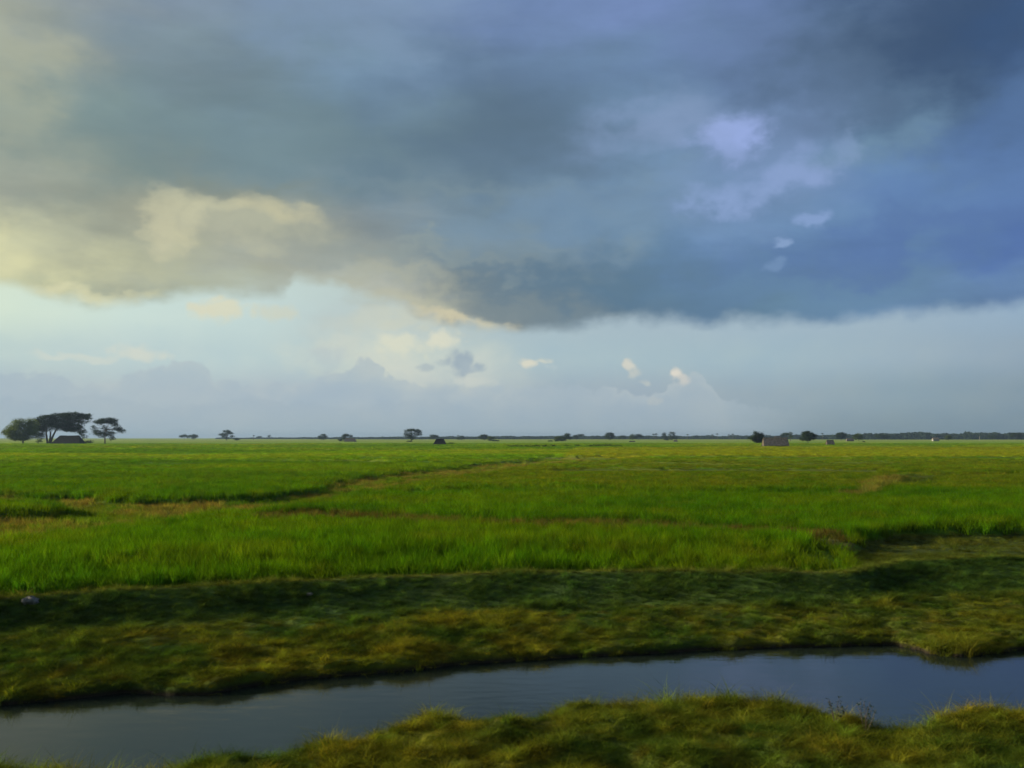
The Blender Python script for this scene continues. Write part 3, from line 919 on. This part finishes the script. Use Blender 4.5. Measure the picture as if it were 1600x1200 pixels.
tree('lopsided_tree', DL + 10, (164, 692), [(154,660,8,3.5),(166,657,13,4),(176,658,7,4.5),(181,664,5,3),(184,670,7,3.5),(191,673,5,2.5),(146,668,3,3.5),(151,675,6,5),(160,679,8,5),(172,677,6,4.5),(175,684,4,3.5),(163,668,4,2)],
     'lopsided dark tree leaning right, between the large umbrella tree and open field', 'tree', GF, trunks=[(165,672)], trunk_r=.4, dens=1.1, depth=.6)
tree('shrub', DL + 60, (129, 690), [(127,676,4,5),(130,682,4,4)], 'pale shrubby tree just right of the dark hut under the broad tree', 'shrub', None, dens=.6)
tree('shrub', DL - 10, (60, 692), [(60.5,689.5,3,2)], 'small dark shrub between the light green tree and the broad dark tree trunk', 'shrub', None, dens=1)
tree('shrub', DL - 10, (139, 692), [(139,690.6,5,1.4)], 'low dark shrub right of the hut, before the lopsided tree', 'shrub', None, dens=1)

tree('flat_topped_tree', 1700, (288, 686), [(283,682,3.5,1.3),(289,681,5,1.2),(294,682.5,3,1.2)], 'flat low tree, left one of a touching far pair', 'tree', GF, leaf_px=1.1)
tree('flat_topped_tree', 1640, (302, 686.3), [(299,681.5,4,1.7),(304,680.8,4.5,1.7),(307,682,2,1.2),(302,684,3,1.2)], 'flat low tree, right and darker one of a touching far pair', 'tree', GF, leaf_px=1.1)
tree('tiered_tree', 1300, (354, 686.8), [(354,674,6,1.8),(359,677,5,1.6),(346,679,4,1.6),(352,679,5,2),(363,682,3,2.3),(349,682.5,3,1.6),(354,684,4,1.5)],
     'tiered umbrella tree standing alone in the left third of the horizon', 'tree', GF, leaf_px=1.0, dens=.7)
tree('shrub', 1250, (370, 687), [(370,686.3,4,1.2)], 'low dark shrub just right of the tiered umbrella tree', 'shrub', None, leaf_px=1)
tree('small_tree', 1900, (405, 685), [(406,682.7,2.6,.9),(403,683.6,2,.8)], 'small leaning tree right of the thin lone palm', 'tree', None, leaf_px=.8)
tree('small_tree', 1900, (421, 685), [(420.5,681.3,1.8,1.4)], 'tiny round tree on a thin stem, right of the small leaning tree', 'tree', None, leaf_px=.8)
tree('umbrella_tree', 1500, (503, 686.5), [(505,679.6,3.5,1.2),(499,682.5,3,1.6),(508,682,4,1.4),(503,684.5,5,1.4)], 'small umbrella tree left of the tree arching over a hut', 'tree', GF, leaf_px=1.0)
tree('arching_tree', 1150, (537, 688), [(541,680,5,1.6),(537,682,3,1.5),(547,681.5,3,1.4),(538,685,3.5,1.8)], 'arching tree reaching over the low hut, left of centre', 'tree', GF, leaf_px=1.0)
tree('shrub', 1000, (530, 689), [(531,687.5,3.5,1.2)], 'dark shrub at the left end of the hut with the arching tree', 'shrub', None, leaf_px=1)
tree('round_crowned_tree', 960, (643, 690), [(643,672,8,2.2),(651,672.5,5,2.2),(636,676,5,4),(641,679,5,5),(651,678,5,4.5),(656,677,2.6,5.5),(634,681,3,3),(646,684,4,3),(640,683,4,3)],
     'tall round crowned tree with gaps in its leaves, standing left of the dark pyramid hut', 'tree', GF, leaf_px=1.1, dens=.6)
tree('shrub', 860, (639, 691), [(640,690.3,4,1.1)], 'low green shrub at the foot of the tall round crowned tree', 'shrub', None, leaf_px=1)
tree('rounded_tree', 1500, (678, 687), [(677,681.5,5,2.2),(682,682,3,2),(674,684,3,1.5)], 'rounded tree behind the dark pyramid hut', 'tree', GF, leaf_px=1.0)
tree('shrub', 1450, (721, 687), [(721,683.5,5,2.8),(717,685,3,1.5)], 'loose shrub below the slim palm right of the pyramid hut', 'shrub', None, leaf_px=1)
tree('umbrella_tree', 1250, (757, 688), [(756,681,6,1.6),(751,683,4,1.6),(762,683,3,1.5),(755,685,4,1.8)], 'dark domed tree joined to a green bush, right of the slim palm', 'tree', GF, leaf_px=1.0)
tree('bushy_tree', 1050, (766, 689), [(766,684,4.5,2.6),(765,687,3.5,1.6),(771,684,2,1.3)], 'green bushy tree at the right side of the dark domed tree', 'tree', GF, leaf_px=1.0, mat=M_LEAF_BRIGHT)
tree('shrub', 980, (775, 689.5), [(772,688.3,3,1.2),(777,688.6,2.5,.9)], 'pair of low brown shrubs beside the green bushy tree', 'shrub', None, leaf_px=.9)
tree('bushy_tree', 1000, (873, 690), [(872,684.5,5,3),(870,687,4,2),(877,687,4,2.2)], 'olive green bushy tree in front of a darker one, right of centre', 'tree', GF, leaf_px=1.1, mat=M_LEAF_BRIGHT)
tree('bushy_tree', 1060, (884, 690), [(887,679,4,2),(884,683,6,3.4),(890,684,3,2.6),(880,686,4,3)], 'dark tree rising behind the olive green bushy tree', 'tree', GF, leaf_px=1.1)
tree('spreading_tree', 1500, (901, 686.5), [(899,681.6,4,1.5),(906,680,3.5,1.2),(910,679.6,2,.9),(900,684,3,1.2)], 'low spreading tree stretching right from the dark bushy tree', 'tree', GF, leaf_px=1.0)
tree('umbrella_tree', 1300, (953, 687), [(953,678.5,6.5,2.4),(948,681,3.5,2),(958,681.5,3.5,2.2),(953,684,5,2)], 'dense umbrella tree in front of the blue woods, right of centre', 'tree', GF, leaf_px=1.0)
tree('rounded_tree', 1700, (973, 686), [(973,682.8,6,1.8),(969,684,3,1.2)], 'low rounded tree right of the dense umbrella tree', 'tree', GF, leaf_px=1.0)
tree('small_tree', 1500, (988, 687), [(988,681,3.4,2.6),(988,684,4,2.2)], 'pale grey green tree between two low dark trees', 'tree', GF, leaf_px=1.0, mat=M_LEAF_BRIGHT)
tree('umbrella_tree', 1500, (998, 686.6), [(998,680.3,5,1.4),(1002,682,3,1.4),(994,683,3,1.4)], 'low dark umbrella tree right of the pale grey green one', 'tree', GF, leaf_px=1.0)
tree('tall_narrow_tree', 1500, (1038, 687), [(1038,677.5,2.2,2.2),(1037,681,3.5,2.6),(1040,684,3.5,2)], 'narrow tree beside the tree with a ring shaped crown', 'tree', GF, leaf_px=1.0)
tree('umbrella_tree', 1300, (1050, 688.5), [(1049,676.2,4,1.3),(1046,680,2.4,2.4),(1053,679,2.3,2.6),(1049,684,4.5,2.6),(1056,684.5,3,2),(1042,686.5,4,1.3)], 'taller tree with a ring shaped crown above shrubs, right of centre', 'tree', GF, leaf_px=1.0, dens=.7)
tree('bushy_tree', 600, (1184, 692.5), [(1184,681,7,5.5),(1180,676.5,2.5,2.5),(1190,681,5,5),(1178,685,5,4.5),(1186,688,8,4.5),(1172,684.5,3,1.5)],
     'dense dark green bush at the left end of the long grey hut', 'bush', GF, leaf_px=1.2, dens=1.2, fill=.2)
tree('umbrella_tree', 1100, (1229, 688), [(1228,678.5,6,2.2),(1222,680.5,3,1.6)], 'dark domed tree showing above the roof of the long grey hut', 'tree', GF, leaf_px=1.0)
tree('tall_narrow_tree', 1080, (1235, 688), [(1235,677,2.2,2.6),(1235,682,2.6,3)], 'narrow green tree beside the domed tree above the hut roof', 'tree', GF, leaf_px=1.0, mat=M_LEAF_BRIGHT)
tree('umbrella_tree', 660, (1262.5, 693.5), [(1261,676,6,2),(1256,679,5,2.5),(1267,679,6,2.6),(1273,680.5,4,1.4),(1262,682,9,3),(1254,686,4,2.4),(1270,684.5,5,2),(1261,686.5,6,2)],
     'wide crowned tree on a thin trunk between the long hut and the small hut', 'tree', GF, leaf_px=1.2, trunks=[(1262.5,687)], trunk_r=.22, dens=1.0)
tree('umbrella_tree', 1250, (1314, 687.5), [(1314,678,7,1.8),(1309,680.5,4,2),(1320,680.5,4,2),(1314,683.5,6,2)], 'umbrella tree standing behind the small hut on the right', 'tree', GF, leaf_px=1.0)
tree('bushy_tree', 1000, (1342, 688), [(1341,680,6,2.6),(1337,683.5,4.5,3),(1345,683.5,4,3)], 'olive bushy tree right of the small hut before the woods', 'tree', GF, leaf_px=1.1, mat=M_LEAF_BRIGHT)
tree('shrub', 780, (1350.5, 691), [(1350.5,690.3,1.7,1.0)], 'tiny dark shrub alone in the field right of the olive bushy tree', 'shrub', None, leaf_px=.8)
tree('bushy_tree', 1150, (1482, 687.7), [(1481,682.5,4.5,2.4),(1485,683.5,3,2.2),(1479,685,3,1.6)], 'bushy olive tree beside the pale far hut on the right', 'tree', GF, leaf_px=1.0, mat=M_LEAF_BRIGHT)
tree('umbrella_tree', 1400, (1589, 686.8), [(1589,678.5,7,1.9),(1583,681,4,1.8),(1594,680.8,3.5,2),(1592,684.5,4,1.5)], 'wide dark tree at the far right edge of the photo', 'tree', GF, leaf_px=1.0)
tree('umbrella_tree', 1600, (1552, 686.3), [(1550,682,7,2),(1557,683,5,1.6)], 'low wide tree before the woods, left of the far right edge tree', 'tree', GF, leaf_px=1.0)
tree('bushy_tree', 1500, (1377, 686.6), [(1374,681.5,6,3),(1384,682.5,7,2.8)], 'broad greenish tree at the left part of the denser woods', 'tree', GF, leaf_px=1.0)

# palms standing clear of the wood
def palm(D, base, top, label, r=3.0, nf=13):
    u = D / F
    f0 = at(base[0], base[1], D); f0.z = .2
    root = bpy.data.objects.new('palm_tree', None); COL.objects.link(root); root.location = f0
    tag(root, label, 'palm', 'palms rising above the far fields')
    w = at(top[0], top[1], D) - f0
    tv = []; tf = []
    tube(tv, tf, (0, 0, -.3), w, .38, .22, .02, 5, 7)
    link('trunk', mesh('trunk', tv, tf, True), M_BARK, root)
    V = []; Fc = []
    for k_ in range(nf):
        a = k_ / nf * 6.283 + random.uniform(-.2, .2); up = random.uniform(.0, .9)
        L_ = r * random.uniform(.8, 1.1)
        prev_ = None
        for s in range(7):
            t = s / 6
            c_ = w + Vector((math.cos(a) * L_ * t, math.sin(a) * L_ * t, L_ * (up * t - (up + .6) * t * t)))
            hw = .45 * math.sin(math.pi * min(1, t * .85 + .12))
            sd = Vector((-math.sin(a), math.cos(a), 0)) * hw
            b0 = len(V)
            V += [tuple(c_ - sd - Vector((0, 0, hw * .6))), tuple(c_), tuple(c_ + sd - Vector((0, 0, hw * .6)))]
            if prev_ is not None:
                Fc += [(prev_, prev_ + 1, b0 + 1, b0), (prev_ + 1, prev_ + 2, b0 + 2, b0 + 1)]
            prev_ = b0
    link('crown', mesh('crown', V, Fc), M_LEAF, root)
    return root
palm(1500, (396.3, 686), (396.3, 680.3), 'thin lone palm on the left horizon, right of the tiered umbrella tree', 2.0)
palm(1500, (716, 686.5), (716, 679.8), 'slim palm above a loose shrub, right of the pyramid hut', 2.2)
palm(1500, (1021.5, 686.5), (1021.5, 678), 'left palm of two, beside the narrow tree', 3.0)
palm(1500, (1025, 686.5), (1025.3, 677.5), 'right palm of two, close beside the narrow tree', 3.0)
palm(1900, (1074.5, 685.5), (1074.5, 678.6), 'lone palm above the blue woods, right of the ring crowned tree', 3.2)
palm(1900, (1113, 685.5), (1113, 679.0), 'left palm of three along the blue woods left of the long hut', 3.2)
palm(1900, (1120.5, 685.5), (1120.5, 677.5), 'middle and tallest palm of three along the blue woods left of the long hut', 3.4)
palm(1900, (1139, 685.5), (1139, 679), 'third palm from the left along the blue woods left of the long hut', 3.2)
palm(1900, (1145, 685.5), (1145, 678), 'palm nearest the long hut along the blue woods', 3.4)
palm(1800, (1285, 685.5), (1285, 677), 'palm between the thin trunked tree and the umbrella tree', 3.2)

# far wood: one mass
def wood():
    Vs = []
    pxs = [(380, 683.2), (440, 682.6), (560, 682.2), (700, 681), (850, 680.5), (1000, 680.2), (1150, 679.8), (1240, 679), (1300, 677.8), (1360, 676.5), (1450, 675.4), (1600, 676), (1750, 676)]
    for px in np.arange(340, 1800, .42):
        top = np.interp(px, [p[0] for p in pxs], [p[1] for p in pxs])
        D = 2350 - 350 * sstep(px, 1150, 1400) + random.uniform(-120, 200) + 500 * (1 - sstep(px, 380, 620))
        u = D / F
        hpx = (684.6 - top) * (.62 + .55 * fbm(np.array([px * .09]), np.array([1.0]), 5, 4)[0] ** 1.0 * random.uniform(.75, 1.3))
        hh = hpx * u * 1.12
        x = (px - 800) * u
        w = u * random.uniform(1.2, 2.6)
        nq = 26
        t = np.random.default_rng(int(px * 100)).random((nq, 3))
        Vs.append(np.stack([x + (t[:, 0] - .5) * 2 * w * (1 - .4 * t[:, 2]), D + (t[:, 1] - .5) * w * 4, .3 + hh * t[:, 2] ** .8], 1))
    Cn = np.concatenate(Vs); N = len(Cn)
    nrm = rng.normal(size=(N, 3)); nrm[:, 2] += .3; nrm /= np.linalg.norm(nrm, axis=1)[:, None]
    t1 = np.cross(nrm, rng.normal(size=(N, 3))); t1 /= np.linalg.norm(t1, axis=1)[:, None]; t2 = np.cross(nrm, t1)
    s = rng.uniform(1.2, 2.6, N)[:, None]
    q = np.stack([Cn - t1 * s, Cn - t2 * s * .8, Cn + t1 * s, Cn + t2 * s * .8], 1)
    me = mesh_quads('far_wood', q.reshape(-1, 3), np.arange(4 * N).reshape(-1, 4))
    o_ = link('far_wood', me, M_LEAF_FAR)
    tag(o_, 'long bluish belt of far woods and palms along the horizon', 'woods', kind='stuff')
wood()

# ragged dark hedges between the fields
def hedge(px0, px1, py, hpx, label, D=None, gaps=.3):
    D = D or (H - .45) * F / (py - 684)
    u = D / F
    c_ = []; x = px0
    while x < px1:
        w = random.uniform(2, 5)
        if random.random() > gaps:
            c_.append((x, py - hpx * random.uniform(.3, .55), w, hpx * random.uniform(.4, .75)))
        x += w * random.uniform(.9, 1.6)
    f0 = at((px0 + px1) / 2, py, D); f0.z = .2
    root = bpy.data.objects.new('hedge', None); COL.objects.link(root); root.location = f0
    tag(root, label, 'hedge')
    L = [(tuple(at(a, b_, D) - f0), r1 * u, r1 * u, max(r2 * u, .25)) for a, b_, r1, r2 in c_]
    V, Q = leaves(L, .35, .5); V[:, 2] = np.maximum(V[:, 2], 0)
    link('foliage', mesh_quads('foliage', V, Q), M_LEAF, root)
    tv = []; tf = []
    for l in L:
        for k_ in range(3): tube(tv, tf, (l[0][0] + random.uniform(-.5, .5), l[0][1], -.2), (l[0][0] + random.uniform(-1, 1), l[0][1], l[0][2] + .1), .05, .02, .05, 2, 4)
    tag(link('stems', mesh('stems', tv, tf), M_BARK, root), kind='stuff')
hedge(796, 866, 699, 3.4, 'ragged dark hedge of low shrubs in mid field, longest one near the centre', gaps=.15)
hedge(886, 906, 698, 2.2, 'short broken hedge between the two longer hedges near the centre', gaps=.4)
hedge(918, 976, 698, 2.6, 'thin broken dark hedge right of the longest centre hedge', gaps=.3)
hedge(702, 718, 694, 1.8, 'short low hedge right of the dark pyramid hut', gaps=.1)
hedge(858, 872, 690, 1.6, 'tiny dark shrubs in a row left of the olive bushy tree', gaps=.4)

# ------------------------------------------------------------------ huts
def box(V, Fc, x0, x1, y0, y1, z0, z1):
    b0 = len(V)
    V += [(x0,y0,z0),(x1,y0,z0),(x1,y1,z0),(x0,y1,z0),(x0,y0,z1),(x1,y0,z1),(x1,y1,z1),(x0,y1,z1)]
    Fc += [tuple(b0 + i for i in f) for f in ((0,3,2,1),(4,5,6,7),(0,1,5,4),(1,2,6,5),(2,3,7,6),(3,0,4,7))]
def hut(D, px0, px1, py_top, py_base, label, mat=M_THATCH, ridge=(.1, .9), eave=.25, depth=5.0, rot=0.0, posts=True, wallmat=M_MAT):
    u = D / F
    w = (px1 - px0) * u; f0 = at((px0 + px1) / 2, py_base, D); f0.z = .15
    top = (at(0, py_top, D) - f0).z; ez = max(.35, top * eave)
    root = bpy.data.objects.new('thatched_hut', None); COL.objects.link(root); root.location = f0
    root.rotation_euler = (0, 0, rot)
    tag(root, label, 'hut', 'thatched huts in the fields')
    # thatch: two ragged slopes with thickness, closed hips
    NX, NS = 26, 7
    r0, r1 = -w / 2 + ridge[0] * w, -w / 2 + ridge[1] * w
    for side in (-1, 1):
        V = []; Fc = []
        for lay in (0, 1):
            b0 = len(V)
            for i in range(NX + 1):
                t = i / NX
                for j in range(NS + 1):
                    s = j / NS
                    x = (-w / 2 + t * w) * (1 - s) + (r0 + (r1 - r0) * t) * s
                    y = side * (depth / 2 * (1 - s) + .002)
                    z = ez + (top - ez) * s - .06 * w / 6 * math.sin(s * 3.14) * .6
                    if lay == 0:
                        z += random.uniform(-.05, .05)
                        if j == 0: z -= random.uniform(0, .18)
                        if j == NS: z += .04 * math.sin(t * 9)
                    else:
                        z -= .22
                    V.append((x, y, z))
            for i in range(NX):
                for j in range(NS):
                    a = b0 + i * (NS + 1) + j
                    Fc.append((a, a + NS + 1, a + NS + 2, a + 1))
        n_ = (NX + 1) * (NS + 1)
        for i in range(NX):
            Fc.append((i * (NS + 1), (i + 1) * (NS + 1), n_ + (i + 1) * (NS + 1), n_ + i * (NS + 1)))
        link('roof_slope', mesh('roof_slope', V, Fc), mat, root)
    for sx, xr in ((-1, r0), (1, r1)):
        xe = sx * (w / 2 - .12)
        if abs(abs(xr) - w / 2) < .06 * w: xr = xe
        t = -sx * .1
        V = [(xe, -depth / 2 + .1, ez - .12), (xe, depth / 2 - .1, ez - .12), (xr, 0, top - .16),
             (xe + t, -depth / 2 + .1, ez - .12), (xe + t, depth / 2 - .1, ez - .12), (xr + t, 0, top - .16)]
        link('gable', mesh('gable', V, [(0, 1, 2), (3, 5, 4), (0, 3, 4, 1), (1, 4, 5, 2), (2, 5, 3, 0)]), mat if ridge[0] > .07 else wallmat, root)
    d2 = depth / 2 - .5
    for q in ((-w / 2 + .45, w / 2 - .45, -d2, -d2 + .08), (-w / 2 + .45, w / 2 - .45, d2 - .08, d2),
              (-w / 2 + .37, -w / 2 + .447, -d2, d2), (w / 2 - .447, w / 2 - .37, -d2, d2)):
        V = []; Fc = []
        box(V, Fc, *q, .05, ez + .1)
        link('wall', mesh('wall', V, Fc), wallmat, root)
    if posts:
        np_ = max(3, int(w / 2.2))
        pv = []; pf = []
        tube(pv, pf, (0, 0, 0), (0, 0, ez + .1), .07, .06, 0, 2, 6)
        pm_ = mesh('post', pv, pf); pm_.materials.append(M_BARK)
        for i in range(np_ + 1):
            p_ = bpy.data.objects.new('post', pm_); COL.objects.link(p_); p_.parent = root
            p_.location = (-w / 2 + .3 + i * (w - .6) / np_, -depth / 2 + .28, 0)
    return root
hut(420, 1192, 1231, 683.6, 696.5, 'long hut with a grey brown thatched roof, beside the dense green bush on the right', M_THATCH, (.02, .985), .18, 5.5, -.04)
hut(480, 1291, 1303, 687.4, 694.2, 'small grey hut standing alone right of the thin trunked tree', M_THATCH, (.06, .94), .3, 3.2, .0)
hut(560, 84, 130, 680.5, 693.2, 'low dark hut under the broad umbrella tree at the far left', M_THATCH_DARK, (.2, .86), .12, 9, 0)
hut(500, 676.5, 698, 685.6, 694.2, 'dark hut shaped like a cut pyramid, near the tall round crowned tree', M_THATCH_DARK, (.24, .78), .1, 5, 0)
hut(900, 538, 557, 684.2, 690.4, 'low brown hut beneath the arching tree', M_THATCH, (.1, .78), .2, 6, 0)
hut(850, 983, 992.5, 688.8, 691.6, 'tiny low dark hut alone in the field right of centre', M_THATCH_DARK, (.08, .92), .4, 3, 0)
hut(1000, 1209, 1222, 681.2, 688, 'half hidden brown roof behind the long grey hut', M_THATCH, (.15, .85), .3, 6, 0)
hut(1050, 1456.5, 1467, 683.6, 688, 'pale far hut with light walls beside a bushy olive tree on the right', M_THATCH, (.1, .9), .55, 5, 0, wallmat=M_PALE)
hut(900, 1052, 1059, 687.2, 690, 'little brown hut below the ring crowned tree', M_THATCH, (.2, .8), .3, 3, 0)
hut(1000, 1322, 1334, 684.6, 688, 'faint brown roof between the umbrella tree and the olive bushy tree', M_THATCH, (.1, .9), .3, 4, 0)

# white post far right
D = 1400; f0 = at(1530.5, 686.5, D); f0.z = .2
V = []; Fc = []
tube(V, Fc, (0, 0, 0), (0, 0, 6.5), .28, .22, 0, 3, 8); box(V, Fc, -.8, .8, -.8, .8, 0, .9)
po = link('post', mesh('post', V, Fc), M_PALE); po.location = f0
tag(po, 'short white post in front of the woods near the right edge', 'post')

# pale lumps lying at the foot of the dark bank
def lump(px, py, z, size, label, name, cat, mat):
    x, y = onplane(px, py, z)
    zz = float(height(np.array([x]), np.array([y]))[0])
    V = []; Fc = []
    NU, NV = 12, 8
    for j in range(NV + 1):
        ph = math.pi * j / NV
        for i in range(NU):
            a = 2 * math.pi * i / NU
            rr = size * (.75 + .5 * random.random())
            V.append((rr * math.sin(ph) * math.cos(a) * 1.3, rr * math.sin(ph) * math.sin(a), rr * math.cos(ph) * .62))
    for j in range(NV):
        for i in range(NU):
            k_ = (i + 1) % NU
            Fc.append((j * NU + i, j * NU + k_, (j + 1) * NU + k_, (j + 1) * NU + i))
    o_ = link(name, mesh(name, V, Fc, False), mat); o_.location = (x, y, zz + size * .35)
    tag(o_, label, cat)
lump(47, 970, -.38, .16, 'pale grey rock in the dark grass at the left foot of the bank', 'rock', 'rock', M_STONE)
lump(484, 936, -.2, .07, 'tiny grey stone on the dark bank face left of centre', 'rock', 'rock', M_STONE)

# dark broad-leaved weeds at the water's near edge
def weed(px, py, hh, label):
    x, y = onplane(px, py, -.42)
    zz = float(ground_z(np.array([x]), np.array([y]))[0])
    root = bpy.data.objects.new('weed', None); COL.objects.link(root); root.location = (x, y, zz)
    tag(root, label, 'plant')
    tv = []; tf = []; V = []; Fc = []
    for k_ in range(7):
        a = random.uniform(0, 6.28); ln = random.uniform(.1, .5) * hh
        e = Vector((math.cos(a) * ln, math.sin(a) * ln, hh * random.uniform(.7, 1.1)))
        tube(tv, tf, (0, 0, -.05), e, .006, .003, .05, 4, 4)
        for q in range(9):
            c_ = e * random.uniform(.35, 1.05); aa = random.uniform(0, 6.28); s = random.uniform(.03, .06)
            d = Vector((math.cos(aa), math.sin(aa), random.uniform(-.3, .5))); sd = Vector((-d.y, d.x, 0)) * .35
            b0 = len(V)
            V += [tuple(c_), tuple(c_ + (d * .5 + sd) * s), tuple(c_ + d * s * 1.3), tuple(c_ + (d * .5 - sd) * s)]
            Fc.append((b0, b0 + 1, b0 + 2, b0 + 3))
    link('stem', mesh('stem', tv, tf), M_BARK, root)
    link('foliage', mesh('foliage', V, Fc), M_LEAF, root)
weed(1306, 1128, .42, 'dark leafy weed at the near water edge, left one of two')
weed(1352, 1140, .42, 'dark leafy weed at the near water edge, right one of two')

# ------------------------------------------------------------------ air
HZ = True
if HZ:
    V = []; Fc = []
    box(V, Fc, -9600, 9600, -9600, 9600, -3.2, 34)
    m_h = bpy.data.materials.new('haze_air'); m_h.use_nodes = True; m_h.node_tree.nodes.clear()
    n = NT(m_h.node_tree); o = n.n("ShaderNodeOutputMaterial")
    pv = n.n("ShaderNodeVolumePrincipled")
    pv.inputs['Color'].default_value = (.31, .46, .68, 1); pv.inputs['Density'].default_value = .00011
    pv.inputs['Anisotropy'].default_value = .2
    n.t.links.new(pv.outputs[0], o.inputs['Volume'])
    hz = link('haze', mesh('haze', V, Fc), m_h)
    tag(hz, 'thin pale haze over the far fields', kind='stuff')
